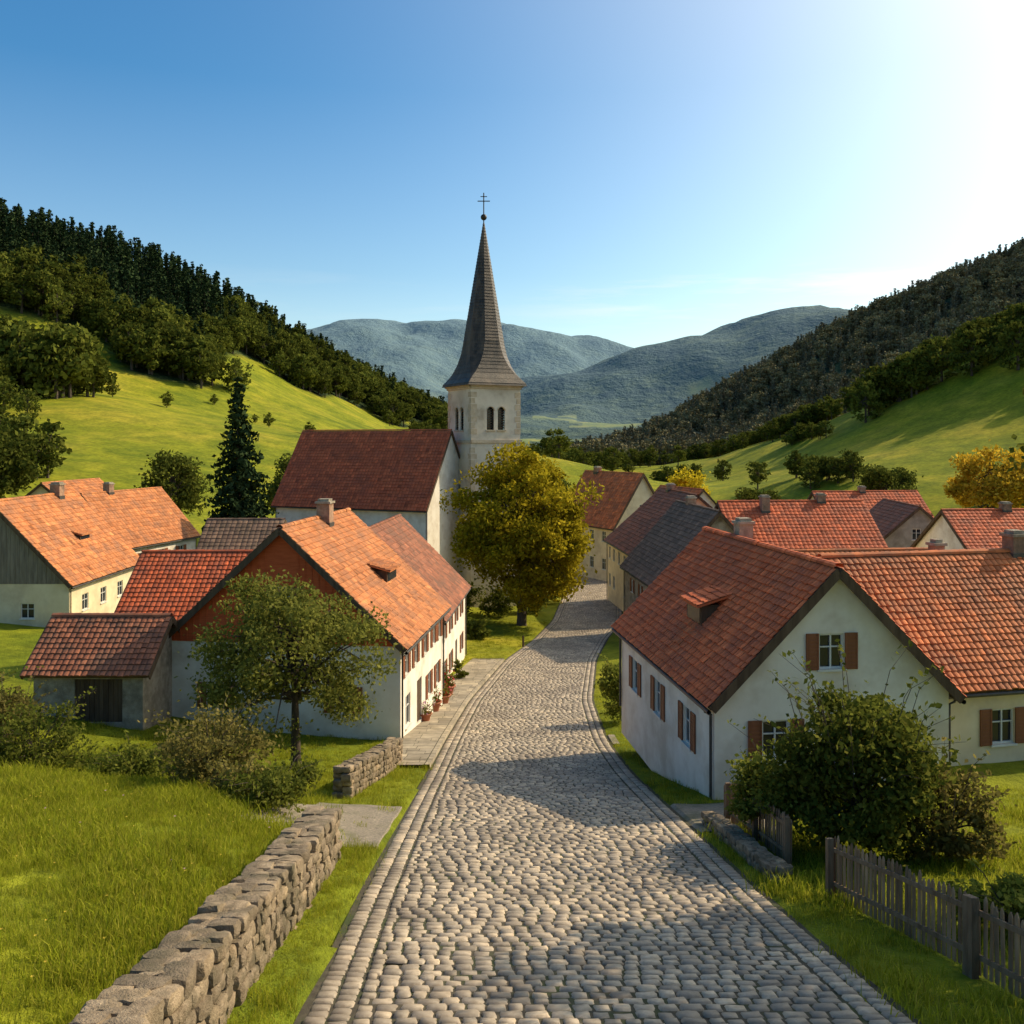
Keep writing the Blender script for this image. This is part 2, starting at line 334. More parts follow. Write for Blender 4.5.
strip('paving_bed',35.5,72,lambda y:np.interp(y,[35,40,42,52,60,72],[-5.0,-5.1,-5.15,-4.1,-4.4,-3.2]),lambda y:xl(y)-.14,lambda x,y:zr(y)+.085,M['joint'],par=pv)
b=B(); y=35.5
while y<71.5:
    dl=rng.uniform(.45,.75); a=float(np.interp(y,[35,40,42,52,60,72],[-5.0,-5.1,-5.15,-4.1,-4.4,-3.2])); c_=float(xl(y+dl/2))-.3; x=a+.02
    while x<c_-.1:
        ww=min(rng.uniform(.5,1.0),c_-x); 
        if c_-(x+ww)<.25: ww=c_-x
        dz=rng.normal(0,.004); z0=zr(y)+.1+dz;z1=zr(y+dl)+.1+dz
        b.add([(x+.01,y+.01,z0),(x+ww-.01,y+.01,z0),(x+ww-.01,y+dl-.01,z1),(x+.01,y+dl-.01,z1)],[[0,1,2,3]],float(np.clip(rng.normal(.5,.16),0,1))); x+=ww
    z0=zr(y);z1=zr(y+dl)
    kx0=float(xl(y))-.27;kx1=float(xl(y+dl))-.27
    b.add([(kx0,y+.01,z0+.11),(kx0+.2,y+.01,z0+.11),(kx1+.2,y+dl-.01,z1+.11),(kx1,y+dl-.01,z1+.11),(kx0+.22,y+.01,z0-.1),(kx1+.22,y+dl-.01,z1-.1)],[[0,1,2,3],[1,4,5,2]],float(np.clip(rng.normal(.6,.16),0,1)))
    y+=dl
M['flag']=generic('flagstones',(.30,.25,.175),(.44,.37,.27),3,.85,.4,.01,c3=(.21,.175,.12),s3=.7,rnd=True)
mk('flagstones',b,M['flag'],pv)
strip('gravel_driveway',21.6,26.6,lambda y:-6.8+.25*(y-21.6)+.15*math.sin(y*3),lambda y:xl(y)-.05,lambda x,y:H(x,y)+.03,M['gravel'],20,.2)
strip('asphalt_driveway',23.6,27.4,lambda y:xr(y)+.05,lambda y:7.2+0*y,lambda x,y:H(x,y)+.03,M['gravel'],16,.2)
strip('garden_path',40.8,43,lambda y:xr(y)+.05,lambda y:4.9+0*y,lambda x,y:H(x,y)+.04,M['gravel'],10,.2)
# ---------------------------------------------------------------- stones walls
def cubesphere(nn=4,p=5):
    vs=[];fs=[]
    for ax in range(3):
        for s in (-1,1):
            base=len(vs)
            for i in range(nn):
                for j in range(nn):
                    a=-1+2*i/(nn-1); c=-1+2*j/(nn-1); v=[0,0,0]; v[ax]=s; v[(ax+1)%3]=a; v[(ax+2)%3]=c
                    v=np.array(v); l=(np.abs(v)**p).sum()**(1/p); vs.append(v/l)
            for i in range(nn-1):
                for j in range(nn-1): fs.append([base+i*nn+j,base+i*nn+j+1,base+(i+1)*nn+j+1,base+(i+1)*nn+j])
    return np.array(vs),np.array(fs)
CS,CF=cubesphere(5,5.5)
_k=np.round(CS,4); _u,_inv=np.unique(_k,axis=0,return_inverse=True); _inv=_inv.ravel()
def stone_wall(name,p0,p1,h,th):
    e=empty(name); b=B(); core=B()
    p0=np.array(p0,float);p1=np.array(p1,float); Lg=np.hypot(*(p1-p0)); d=(p1-p0)/Lg; nn=np.array([-d[1],d[0]])
    def gz(t): q=p0+d*t; return min(hz(q[0]-nn[0]*th*.8,q[1]-nn[1]*th*.8),hz(q[0]+nn[0]*th*.8,q[1]+nn[1]*th*.8),float(zr(q[1]))+.1)
    z0=[gz(t) for t in np.linspace(0,Lg,40)]
    gzf=lambda t: np.interp(t,np.linspace(0,Lg,40),z0)
    nr=max(2,int(h/.2)); rh=h/nr
    for k in range(40-1):
        t0,t1=Lg*k/39,Lg*(k+1)/39
        vs=[]
        for t in (t0,t1):
            for s in (-1,1):
                for zz in (-.6,h-.09):
                    q=p0+d*t+nn*s*(th/2-.06); vs.append((q[0],q[1],gzf(t)+zz))
        core.add(vs,[[0,1,5,4],[2,3,7,6],[1,3,7,5],[0,1,3,2],[4,5,7,6]])
    for r in range(-1,nr):
        topc=r>=nr-1
        for side in ((-1,1) if not topc else (-1,0,1)):
            t=rng.uniform(-.2,0)
            while t<Lg:
                w=rng.uniform(.18,.55) if not topc else rng.uniform(.25,.6)
                hh=rh*rng.uniform(.85,1.25)
                dp=.17 if not topc else th/4*rng.uniform(.85,1.25)
                if topc and side==0: off=rng.normal(0,.05)
                elif topc: off=side*th*.30+rng.normal(0,.02)
                else: off=side*(th/2-.13)+rng.normal(0,.015)
                tc=min(t+w/2,Lg-.05)
                J=rng.normal(0,.055,(len(_u),3))[_inv]
                c=p0+d*tc+nn*off; v=CS*(1+J); a=rng.normal(0,.07); bt=rng.normal(0,.06)
                lx=v[:,0]*w/2*1.0; ly=v[:,1]*dp+lx*bt; lz=v[:,2]*hh/2+lx*a
                zc=gzf(tc)+(r+.5)*rh+rng.normal(0,.015)
                pos=np.stack([c[0]+lx*d[0]+ly*nn[0],c[1]+lx*d[1]+ly*nn[1],zc+lz+lx*(gzf(tc+.5)-gzf(tc-.5))],-1)
                b.add(pos,CF,float(np.clip(rng.normal(.5,.2),0,1))); t+=w
    mk('mortar_core',core,M['joint'],e); mk('wall_stones',b,M['stone'],e,smooth=True)
stone_wall('stone_retaining_wall',(xw(6),6),(xw(20.6),20.6),1.15,.7)
stone_wall('stone_garden_wall',(-5.3,28.2),(-4.75,36.5),1.0,.55)
stone_wall('stone_garden_wall',(5.65,19),(5.4,24.5),.35,.4)
stone_wall('stone_boundary_wall',(-34,44),(-21.5,43.5),1.3,.5)
# ---------------------------------------------------------------- houses
def clip(poly,ax,val,keep):
    out=[]
    for i in range(len(poly)):
        a=poly[i];c=poly[(i+1)%len(poly)]
        ia=(a[ax]-val)*keep>=-1e-9; ic=(c[ax]-val)*keep>=-1e-9
        if ia: out.append(a)
        if ia!=ic:
            t=(val-a[ax])/(c[ax]-a[ax]); out.append((a[0]+(c[0]-a[0])*t,a[1]+(c[1]-a[1])*t))
    return out
def wall(b,fn,poly,ops,zcut=None):
    us=sorted(set([min(p[0] for p in poly),max(p[0] for p in poly)]+[o[0] for o in ops]+[o[1] for o in ops]))
    ws=sorted(set([min(p[1] for p in poly),max(p[1] for p in poly)]+[o[2] for o in ops]+[o[3] for o in ops]))
    for i in range(len(us)-1):
        for j in range(len(ws)-1):
            uc=(us[i]+us[i+1])/2;wc=(ws[j]+ws[j+1])/2
            if any(o[0]<uc<o[1] and o[2]<wc<o[3] for o in ops): continue
            q=clip(clip(clip(clip(poly,0,us[i],1),0,us[i+1],-1),1,ws[j],1),1,ws[j+1],-1)
            q2=[p for k,p in enumerate(q) if abs(p[0]-q[k-1][0])+abs(p[1]-q[k-1][1])>1e-6]
            if len(q2)>=3: b.add([fn(p[0],p[1],0) for p in q2],[list(range(len(q2)))])
    for o in ops:
        u0,u1,w0,w1=o[:4]
        for (a,c) in (((u0,w0),(u1,w0)),((u1,w0),(u1,w1)),((u1,w1),(u0,w1)),((u0,w1),(u0,w0))):
            b.add([fn(*a,0),fn(*c,0),fn(*c,-.16),fn(*a,-.16)],[[0,1,2,3]])
def window(fn,o,gl,fr,sh,shut,door=False,dr=None):
    u0,u1,w0,w1=o[:4]; t=.06
    if door:
        obox(dr,fn,u0,u1,w0,w1,-.15,-.09)
        k=max(2,int((u1-u0)/.2))
        for i in range(k): 
            a=u0+(u1-u0)*i/k; obox(dr,fn,a+.015,a+(u1-u0)/k-.015,w0+.05,w1-.05,-.09,-.07)
        return
    gl.add([fn(u0,w0,-.13),fn(u1,w0,-.13),fn(u1,w1,-.13),fn(u0,w1,-.13)],[[0,1,2,3]])
    obox(fr,fn,u0,u0+t,w0,w1,-.12,-.06); obox(fr,fn,u1-t,u1,w0,w1,-.12,-.06)
    obox(fr,fn,u0+t,u1-t,w0,w0+t,-.12,-.061); obox(fr,fn,u0+t,u1-t,w1-t,w1,-.12,-.061)
    um=(u0+u1)/2; wm=w0+(w1-w0)*.62
    obox(fr,fn,um-.025,um+.025,w0+t,w1-t,-.12,-.065); obox(fr,fn,u0+t,um-.025,wm-.02,wm+.02,-.12,-.07); obox(fr,fn,um+.025,u1-t,wm-.02,wm+.02,-.12,-.07)
    obox(fr,fn,u0-.06,u1+.06,w0-.07,w0,0.002,.08)
    if shut:
        sw=(u1-u0)*.5
        for s0,s1 in ((u0-sw-.02,u0-.02),(u1+.02,u1+sw+.02)):
            obox(sh,fn,s0,s1,w0-.02,w1+.02,.012,.04)
            obox(sh,fn,s0,s0+.05,w0-.02,w1+.02,.04,.06); obox(sh,fn,s1-.05,s1,w0-.02,w1+.02,.04,.06)
            k=int((w1-w0)/.12)
            for i in range(k): 
                a=w0+(w1-w0)*i/k; obox(sh,fn,s0+.05,s1-.05,a,a+.06,.04,.053)
def tiles(b,fn,u0,u1,w1,tw,te,seg=3):
    nr=max(2,int(round(w1/te))); te=w1/nr; nc=max(2,int(round((u1-u0)/tw))); tw=(u1-u0)/nc
    vs=[];r=[]
    pts=np.linspace(0,1,seg+1); hp=np.sin(pts*math.pi)*.035 if seg>1 else np.zeros(2)
    rowc=rng.normal(0,.03,nr)
    for j in range(nr):
        for i in range(nc):
            a=u0+i*tw; j0=rng.normal(0,.012); dz=rng.normal(0,.008); tl=rng.normal(0,.01)
            lo=j*te-.03+j0; hi=(j+1)*te+.05; g=tw*.03
            P_=[]
            for k in range(seg+1): P_.append(fn(a+g+(tw-2*g)*pts[k],lo,.055+hp[k]+dz+tl*(pts[k]-.5)))
            for k in range(seg+1): P_.append(fn(a+g+(tw-2*g)*pts[k],min(hi,w1),.012+hp[k]*.6))
            for k in range(seg+1): P_.append(fn(a+g+(tw-2*g)*pts[k],lo,.0+hp[k]*.3))
            vs.extend(P_); rr=float(np.clip(rng.normal(.5,.15)+rowc[j]+(.3*rng.choice([-1,1]) if rng.random()<.06 else 0),0,1)); r.extend([rr]*(2*seg))
    n_=3*(seg+1); fs=[]; s1=seg+1
    for q in range(nr*nc):
        o_=q*n_
        for k in range(seg):
            fs.append([o_+k,o_+k+1,o_+s1+k+1,o_+s1+k]); fs.append([o_+2*s1+k,o_+2*s1+k+1,o_+k+1,o_+k])
    b.add(vs,fs,r)
def house(name,O,a,Wd,Ln,zb,ze,zrg,tile='tile_red',wallm='plaster',gable=None,ops={},ch=[],tw=.3,te=.34,ov=.3,go=.35,shut=True,dorm=[],gutter=True,seg=3,barge='darkwood'):
    e=empty(name); a=math.radians(a); ac=np.array([math.cos(a),math.sin(a)]); rd=np.array([-math.sin(a),math.cos(a)]); O=np.array(O,float)
    def loc(x,y,z): q=O+ac*x+rd*y; return (q[0],q[1],z)
    FN={'F':lambda u,w,d:loc(u,-d,w),'B':lambda u,w,d:loc(u,Ln+d,w),'L':lambda u,w,d:loc(-d,u,w),'R':lambda u,w,d:loc(Wd+d,u,w)}
    wb=B();gb=B();gl=B();fr=B();sh=B();dr=B()
    for s in 'FBLR':
        o_=ops.get(s,[]); z0=zb-1.5
        if s in 'FB':
            if gable:
                zs=ze-.1
                wall(wb,FN[s],[(0,z0),(Wd,z0),(Wd,zs),(0,zs)],[q for q in o_ if q[3]<=zs])
                wall(gb,lambda u,w,d:FN[s](u,w,d+.03),[(0,zs),(Wd,zs),(Wd,ze),(Wd/2,zrg),(0,ze)],[q for q in o_ if q[3]>zs])
                k=int(Wd/.32)
                for i in range(1,k):
                    u=Wd*i/k; zt_=zrg-abs(u-Wd/2)*(zrg-ze)/(Wd/2)-.12
                    if zt_>zs+.1 and not any(q[0]-.1<u<q[1]+.1 for q in o_ if q[3]>zs): obox(gb,FN[s],u-.022,u+.022,zs,zt_,.032,.055)
            else: wall(wb,FN[s],[(0,z0),(Wd,z0),(Wd,ze),(Wd/2,zrg),(0,ze)],o_)
        else: wall(wb,FN[s],[(0,z0),(Ln,z0),(Ln,ze),(0,ze)],o_)
        for q in o_:
            fn=FN[s]
            isd=len(q)>4 and q[4]=='d'; ns=len(q)>4 and q[4]=='n'
            window(fn,q,gl,fr,sh,shut and not ns,isd,dr)
    mk('walls',wb,M[wallm],e); mk('gable_boards',gb,M[gable] if gable else M[wallm],e); mk('window_glass',gl,M['glass'],e); mk('window_frames',fr,M['frame'],e); mk('shutters',sh,M['shutter'],e); mk('door',dr,M['darkwood'],e)
    tb=B();slab=B();bd=B();gt=B()
    tanp=(zrg-ze)/(Wd/2); sl=math.hypot(1,tanp); run=Wd/2+ov; S=run*sl
    nx_,nz_=-tanp/sl,1/sl
    def slope(side):
        def f(u,w,d):
            x=-ov+w/sl+nx_*d; z=ze-ov*tanp+w*tanp/sl+nz_*d
            if side: x=Wd-x
            return loc(x,u,z)
        return f
    for side in (0,1):
        f=slope(side)
        obox(slab,f,-go,Ln+go,0,S+.05,.02,.15)
        f2=lambda u,w,d,f=f:f(u,w,d+.15)
        tiles(tb,f2,-go-.04,Ln+go+.04,S,tw,te,seg)
        obox(bd,f,-go-.07,-go-.003,0.02,S,-.12,.16); obox(bd,f,Ln+go+.003,Ln+go+.07,0.02,S,-.12,.16)
        if gutter:
            gp=[f(-go,-.09,.03),f(Ln/2,-.09,.03),f(Ln+go,-.09,.03)]; tube(gt,gp,.075,8)
            for u in (0.1,Ln-.1):
                x=-.09 if side==0 else Wd+.09
                p0=f(u,-.08,0); p1=loc(x,u,ze-.45); tube(gt,[p0,(p0[0],p0[1],p0[2]-.1),p1,(p1[0],p1[1],zb-.3)],.045,6)
        for (u,w,dw,dh) in [q[1:] for q in dorm if q[0]==side]:
            def df(uu,hh,dd,f=f,u=u,w=w):
                x0=(-ov+w/sl)+dd
                if side: x0=Wd-x0
                return loc(x0,u+uu,ze-ov*tanp+w*tanp/sl+hh+.2)
            q=B(); obox(q,df,0,dw,-.3,dh,0,dh/tanp+.1); mk('dormer_cheeks',q,M['darkwood'],e)
            q=B(); q.add([df(.12,.12,-.02),df(dw-.12,.12,-.02),df(dw-.12,dh-.1,-.02),df(.12,dh-.1,-.02)],[[0,1,2,3]]); mk('dormer_glass',q,M['glass'],e)
            q=B(); k=.3*tanp
            def lf(uu,w2,d2): return df(uu,dh+.06+(w2-.2)*k+d2,w2-.2)
            ll=dh/(tanp-k)+.3
            tiles(q,lf,-.15,dw+.15,ll,.28,.3,seg); obox(q,lf,-.15,dw+.15,0,ll,-.08,0); mk('dormer_roof',q,M[tile],e)
    k=int((Ln+2*go)/.4)
    for i in range(k):
        y0=-go+i*(Ln+2*go)/k; y1=y0+(Ln+2*go)/k*1.06; vs=[]
        rr=.15+rng.normal(0,.006)
        for yq,ad in ((y0,.02),(y1,0)):
            for t in range(6):
                th=math.pi*(t/5*1.1-.05); vs.append(loc(Wd/2+math.cos(th)*(rr+ad),yq,zrg+.17+math.sin(th)*(rr+ad)*.8))
        tb.add(vs,[[t,t+1,7+t,6+t] for t in range(5)],float(np.clip(rng.normal(.55,.15),0,1)))
    mk('roof_tiles',tb,M[tile],e); mk('roof_slab',slab,M['darkwood'],e); mk('barge_boards',bd,M[barge],e); mk('gutters',gt,M['metal'],e,smooth=True)
    for c in ch:
        x,y,w,top=c[:4]; mm=c[4] if len(c)>4 else 'chim'; q=B(); zb0=zrg-abs(x-Wd/2)*tanp-.6
        f=lambda u,v_,d,x=x,y=y:loc(x+u,y+v_,d)
        obox(q,f,-w/2,w/2,-w/2,w/2,zb0,top); mk('chimney_stack',q,M[mm],e)
        q=B(); obox(q,f,-w/2-.07,w/2+.07,-w/2-.07,w/2+.07,top+.003,top+.11); obox(q,f,-w/2+.05,w/2-.05,-w/2+.05,w/2-.05,top+.112,top+.24); mk('chimney_cap',q,M['stonewall'],e)
        q=B(); obox(q,f,-w/2-.04,w/2+.04,-w/2-.04,w/2+.04,zb0,zb0+.72); mk('chimney_flashing',q,M['metal'],e)
    return e,loc
def wrow(us,z,w,h,*k): return [(u-w/2,u+w/2,z,z+h,*k) for u in us]
house('red_gable_house',(-16.4,42.9),-6.6,11.3,10.2,-14.2,-9.45,-4.25,'tile_orange','plaster','redwood',
 ops={'R':wrow([1.2,3.2,5.4,7.6,9.2],-11.15,.75,1.0)+wrow([1.6],-13.7,1.0,1.5,'n')+wrow([4.1],-14.3,1.1,2.2,'d')+wrow([6.4,8.6],-13.6,.8,1.2),
      'F':wrow([2.4,8.6],-12.7,.9,1.2)+wrow([5.65],-8.1,1.0,1.2)},ch=[(5.9,5.5,.7,-3.35)],tw=.27,te=.31,dorm=[(1,5.0,3.0,2.0,.7)],barge='darkwood')
house('red_roof_farmhouse',(-13.5,50.3),91,8,8.3,-14.5,-9.9,-6.9,'tile_red','plaster',ops={'L':wrow([6.5],-12,.9,1.1)},tw=.3,te=.36)
house('stone_shed',(-16.2,39.5),90,4.8,4.8,-12.5,-10.15,-8.35,'tile_brown','stonewall',ops={'L':[(.9,3.0,-12.4,-10.5,'d')]},tw=.26,te=.3,shut=False,gutter=False)
house('brown_roof_house',(-15.5,60),-4,10.8,13.5,-17.0,-11.7,-6.3,'tile_brown','plaster',ops={'R':wrow([2,5,8,11],-13.6,.9,1.2)+wrow([2,5,11],-16.4,.9,1.3)+wrow([8],-17.2,1.1,2.3,'d'),'F':wrow([3,8],-13.5,.9,1.2)},tw=.4,te=.42)
house('orange_roof_farmhouse',(-43,65),0,11,12.0,-14.2,-10.3,-4.6,'tile_orange','cream','greywood',ops={'R':wrow([2.5,5.5,8.5],-12.7,1.0,1.2,'n')+wrow([10.8],-14,1.1,2.1,'d'),'F':wrow([3,8],-12.9,1,1.1,'n')+wrow([5.5],-8,.9,1.0,'n')},ch=[(5.6,9,.8,-3.7)],tw=.4,te=.42,dorm=[(1,6,3.4,1.6,.5)])
house('orange_roof_cottage',(-50.5,97),-14,10,13,-15.5,-11.2,-5.9,'tile_orange','plaster',ops={'R':wrow([3,6.5,10],-13.5,1.0,1.3)},ch=[(5,4,.8,-4.9)],tw=.5,te=.5)
house('orange_roof_cottage',(-62,108),-5,12,12,-14,-10,-5.3,'tile_orange','plaster',tw=.5,te=.5)
house('brown_roof_barn',(-21.5,80),92,9,6.5,-16,-11,-7.6,'tile_dark','grey',tw=.5,te=.5,shut=False)
house('white_gable_house',(6.3,28),7.5,7.85,11.5,-11.3,-8.1,-4.15,'tile_r','plaster',
 ops={'F':wrow([3.85],-7.25,.84,1.12)+wrow([2.0,5.4],-9.95,.9,1.15),'L':wrow([2.6,6.0,9.2],-10.35,.85,1.25)},
 ch=[(4.4,8.6,.6,-3.45,'stonewall')],tw=.24,te=.27,ov=.22,dorm=[(0,4.4,1.9,1.6,.8)],barge='darkwood')
house('terracotta_wing_house',(21.9,31.9),98+4,7.2,9.6,-11.2,-8.3,-4.5,'tile_mid','cream',ops={'L':wrow([2.2,5.2],-10.4,.9,1.2)},ch=[(3.6,1.6,.6,-3.75),(4.2,4.6,.42,-4.1)],tw=.24,te=.27,ov=.22)
house('cream_townhouse',(14.4,127),30,10,14,-20.3,-12.2,-5.0,'tile_mid','cream',ops={'L':wrow([2.5,5.5,8.5,11.5],-14.6,1,1.5,'n')+wrow([2.5,5.5,11.5],-18.6,1,1.6,'n'),'F':wrow([2.8,7.2],-14.6,1,1.5,'n')+wrow([2.8,7.2],-18.6,1,1.6,'n')+wrow([5],-10.5,.9,1.2,'n')},ch=[(5,11,.9,-4.3)],tw=.55,te=.55,seg=2)
house('brown_roof_house',(13.3,98),5,14,15,-19.6,-12.4,-6.2,'tile_brown','cream',ops={'L':wrow([2,5,8,11,13.5],-14.6,1,1.4,'n')+wrow([2,5,11,13.5],-18,1,1.5,'n'),'F':wrow([3,7,11],-14.6,1,1.4)},tw=.5,te=.5,seg=2,ch=[(7,11,.9,-5.5)])
house('brown_roof_stone_house',(12.4,77),5,10.8,13,-18.2,-12.4,-6.3,'tile_dark','stonewall',ops={'L':wrow([2.5,6,9.5],-14.6,.9,1.2)+wrow([2.5,9.5],-17.4,.9,1.3),'F':wrow([5.4],-9.6,.9,1.1,'n')+wrow([3,7.6],-14,.9,1.2)},tw=.45,te=.45,seg=2,ch=[(5.6,9,.8,-5.6)])
house('red_roof_house',(35,83),94,13,14,-18.5,-11.4,-6.2,'tile_red','cream',tw=.45,te=.45,seg=2,ch=[(6.5,4,.8,-5.5),(5.5,10,.8,-5.6)],ops={'L':wrow([3,7,11],-14,.9,1.2)})
house('red_roof_house',(58,122),97,12,15,-19,-12.4,-7.4,'tile_red','cream',tw=.55,te=.55,seg=2,ch=[(6,8,.8,-6.7)],ops={'L':wrow([3,7,11,14],-15,1,1.3)})
house('grey_gable_barn',(40.5,104),-6,12.5,13,-18.5,-13.4,-7.8,'tile_brown','grey',tw=.5,te=.5,seg=2,shut=False,ops={'F':wrow([6],-11.5,1,1.3,'n')})
house('red_roof_house',(66,82),93,12,24,-17.5,-11.2,-6.9,'tile_red','plaster',tw=.45,te=.45,seg=2,ch=[(6,9,.8,-6.2),(6,18,.8,-6.2)],ops={'L':wrow([3,8,13,18],-14,1,1.3)})
house('orange_roof_house',(27,150),20,11,14,-20.5,-14,-8.5,'tile_mid','plaster',tw=.55,te=.55,seg=2)
house('terracotta_house',(29,56),96,9,10,-15,-10.5,-7.5,'tile_mid','cream',tw=.35,te=.38,ops={'L':wrow([3,7],-13.5,.9,1.2)})
# ---------------------------------------------------------------- church
ch=empty('village_church')
def frame(O,a):
    a=math.radians(a); ac=np.array([math.cos(a),math.sin(a)]); rd=np.array([-math.sin(a),math.cos(a)]); O=np.array(O,float)
    return lambda x,y,z:(O[0]+ac[0]*x+rd[0]*y,O[1]+ac[1]*x+rd[1]*y,z)
e2,ln=house('church_nave',(-9.4,100),67.5,11.5,20.5,-19,-7.2,1.0,'tile_brown','plaster',ops={'L':wrow([3,8,13,18],-14,1.1,3.6,'n')},tw=.42,te=.42,ov=.5,go=.15,shut=False)
e2.parent=ch
M['tile_nave']=generic('nave_clay_tiles',(.42,.09,.035),(.52,.13,.05),1.5,.8,.4,.01,c3=(.32,.085,.04),s3=.5,rnd=True)
for o_ in e2.children:
    if o_.name.startswith('roof_tiles'): o_.data.materials[0]=M['tile_nave']
TW=6.5; tO=P(471,0,104.5)[:2]; tl=frame(tO,28)
wb=B(); gl=B(); fr=B(); tr=B(); zt=6.5; z0=-21
TF={'F':lambda u,w,d:tl(u,-d,w),'L':lambda u,w,d:tl(-d,u,w),'R':lambda u,w,d:tl(TW+d,u,w),'B':lambda u,w,d:tl(u,TW+d,w)}
for s in 'FLRB':
    fn=TF[s]
    ops=[]
    wins=[(TW/2-.72,.95),(TW/2+.72,.95)]
    top=3.9
    for uc,w in wins: ops.append((uc-w/2,uc+w/2,1.2,top))
    ops.append((TW/2-.3,TW/2+.3,-7,-5.3))
    wall(wb,fn,[(0,z0),(TW,z0),(TW,zt),(0,zt)],ops)
    for uc,w in wins:
        zs=top-w/2
        ar=[(uc+w/2*math.cos(t),zs+w/2*math.sin(t)) for t in np.linspace(0,math.pi,13)]
        for i in range(12):
            a_,c_=ar[i],ar[i+1]
            wb.add([fn(a_[0],top,-.003),fn(c_[0],top,-.003),fn(*c_,-.003),fn(*a_,-.003)],[[0,1,2,3]])
            wb.add([fn(*a_,-.003),fn(*c_,-.003),fn(*c_,-.16),fn(*a_,-.16)],[[0,1,2,3]])
            s2=1.22; a2=(uc+(a_[0]-uc)*s2,zs+(a_[1]-zs)*s2); c2=(uc+(c_[0]-uc)*s2,zs+(c_[1]-zs)*s2)
            tr.add([fn(*a_,.05),fn(*c_,.05),fn(*c2,.05),fn(*a2,.05),fn(*a_,0),fn(*c_,0),fn(*c2,0),fn(*a2,0)],[[0,1,2,3],[0,1,5,4],[2,3,7,6]])
        gl.add([fn(uc-w/2,1.2,-.5),fn(uc+w/2,1.2,-.5),fn(uc+w/2,top,-.5),fn(uc-w/2,top,-.5)],[[0,1,2,3]])
        for k in range(8): 
            zz=1.3+k*.3; obox(fr,lambda u,w2,d,fn=fn:fn(u,w2+d*-.6,d),uc-w/2,uc+w/2,zz,zz+.04,-.36,-.2)
        obox(tr,fn,uc-w/2-.12,uc+w/2+.12,1.02,1.195,.0,.14)
    gl.add([fn(TW/2-.3,-7,-.15),fn(TW/2+.3,-7,-.15),fn(TW/2+.3,-5.3,-.15),fn(TW/2-.3,-5.3,-.15)],[[0,1,2,3]])
    for zc,hh,dd in ((-.35,.35,.16),(zt-.5,.25,.14),(zt-.25,.3,.3),(-11,.3,.12)): obox(tr,fn,-dd,TW+dd,zc,zc+hh,.003 if s in 'FB' else .004,dd)
    for k in range(26):
        zz=-13+k*.72; l_=.75 if k%2 else .5
        if zz+.5>zt-.5: break
        if -1.1<zz<.2: continue
        obox(tr,fn,-.03,l_,zz,zz+.62,.004,.035); obox(tr,fn,TW-l_,TW+.03,zz,zz+.62,.004,.035)
M['sandstone']=generic('sandstone_trim',(.44,.34,.22),(.58,.47,.33),2,.9,.5,.02)
M['towerpl']=generic('tower_plaster',(.60,.51,.38),(.76,.67,.53),.7,.92,.4,.02,c3=(.42,.34,.24),s3=.35)
mk('tower_walls',wb,M['towerpl'],ch); mk('belfry_dark',gl,M['glass'],ch); mk('belfry_louvres',fr,M['darkwood'],ch); mk('tower_stone_trim',tr,M['sandstone'],ch)
hw_=TW/2
prof_=[(6.45,1.17*hw_,1),(6.75,1.15*hw_,1),(7.3,1.02*hw_,.95),(8.0,.92*hw_,.75),(9.0,.83*hw_,.45),(10.2,.755*hw_,.2),(11.5,.70*hw_,.05)]
for k in range(1,40): 
    t=k/39; prof_.append((11.5+t*14.9,.70*hw_*(1-t)+.04,0))
full=[]
for i in range(len(prof_)-1):
    a_,c_=prof_[i],prof_[i+1]; ns=max(1,int((c_[0]-a_[0])/.36))
    for k in range(ns): 
        t=k/ns; full.append(tuple(a_[q]*(1-t)+c_[q]*t for q in range(3)))
full.append(prof_[-1]); sp=B()
def ring(z,r,sq,seg=4):
    cs=[]
    for k in range(8):
        t=math.pi/4*k
        ro=r/math.cos(math.pi/8); 
        tq=t+math.pi/8
        o1=(ro*math.cos(tq),ro*math.sin(tq))
        sx=math.copysign(r,math.cos(tq)); sy=math.copysign(r,math.sin(tq)); s1=(sx*.999,sy*.999)
        cs.append((o1[0]*(1-sq)+s1[0]*sq,o1[1]*(1-sq)+s1[1]*sq))
    return [tl(TW/2+c[0],TW/2+c[1],z) for c in cs]
for i in range(len(full)-1):
    z,r,s=full[i]; z1,r1,s1=full[i+1]
    lo=ring(z-.04,r+.05,s); hi=ring(z1,r1,s1); inn=ring(z,r-.02,s)
    for k in range(8):
        n_=max(1,int(2*r*.41/.45)); 
        A0,A1,B0,B1,I0,I1=[np.array(q) for q in (lo[k],lo[(k+1)%8],hi[k],hi[(k+1)%8],inn[k],inn[(k+1)%8])]
        for j in range(n_):
            t0,t1=j/n_,(j+1)/n_
            sp.add([A0+(A1-A0)*t0,A0+(A1-A0)*t1,B0+(B1-B0)*t1,B0+(B1-B0)*t0,I0+(I1-I0)*t0,I0+(I1-I0)*t1],[[0,1,2,3],[4,5,1,0]],float(np.clip(rng.normal(.5,.2),0,1)))
M['spire']=generic('spire_shingles',(.030,.023,.017),(.08,.06,.042),3,.5,.6,.04,(3,3,.6),c3=(.12,.085,.055),s3=.3,rnd=True,spec=.35)
mk('spire',sp,M['spire'],ch)
q=B(); q.add(ring(6.46,1.15*TW/2,1),[[0,1,2,3,4,5,6,7]]); mk('spire_soffit',q,M['darkwood'],ch)
q=B(); ap=tl(TW/2,TW/2,26.4); tube(q,[(ap[0],ap[1],26.2),(ap[0],ap[1],29.9)],.07,6)
tube(q,[(ap[0]-.75,ap[1],28.9),(ap[0]+.75,ap[1],28.9)],.06,6); tube(q,[(ap[0]-.4,ap[1],29.45),(ap[0]+.4,ap[1],29.45)],.05,6)
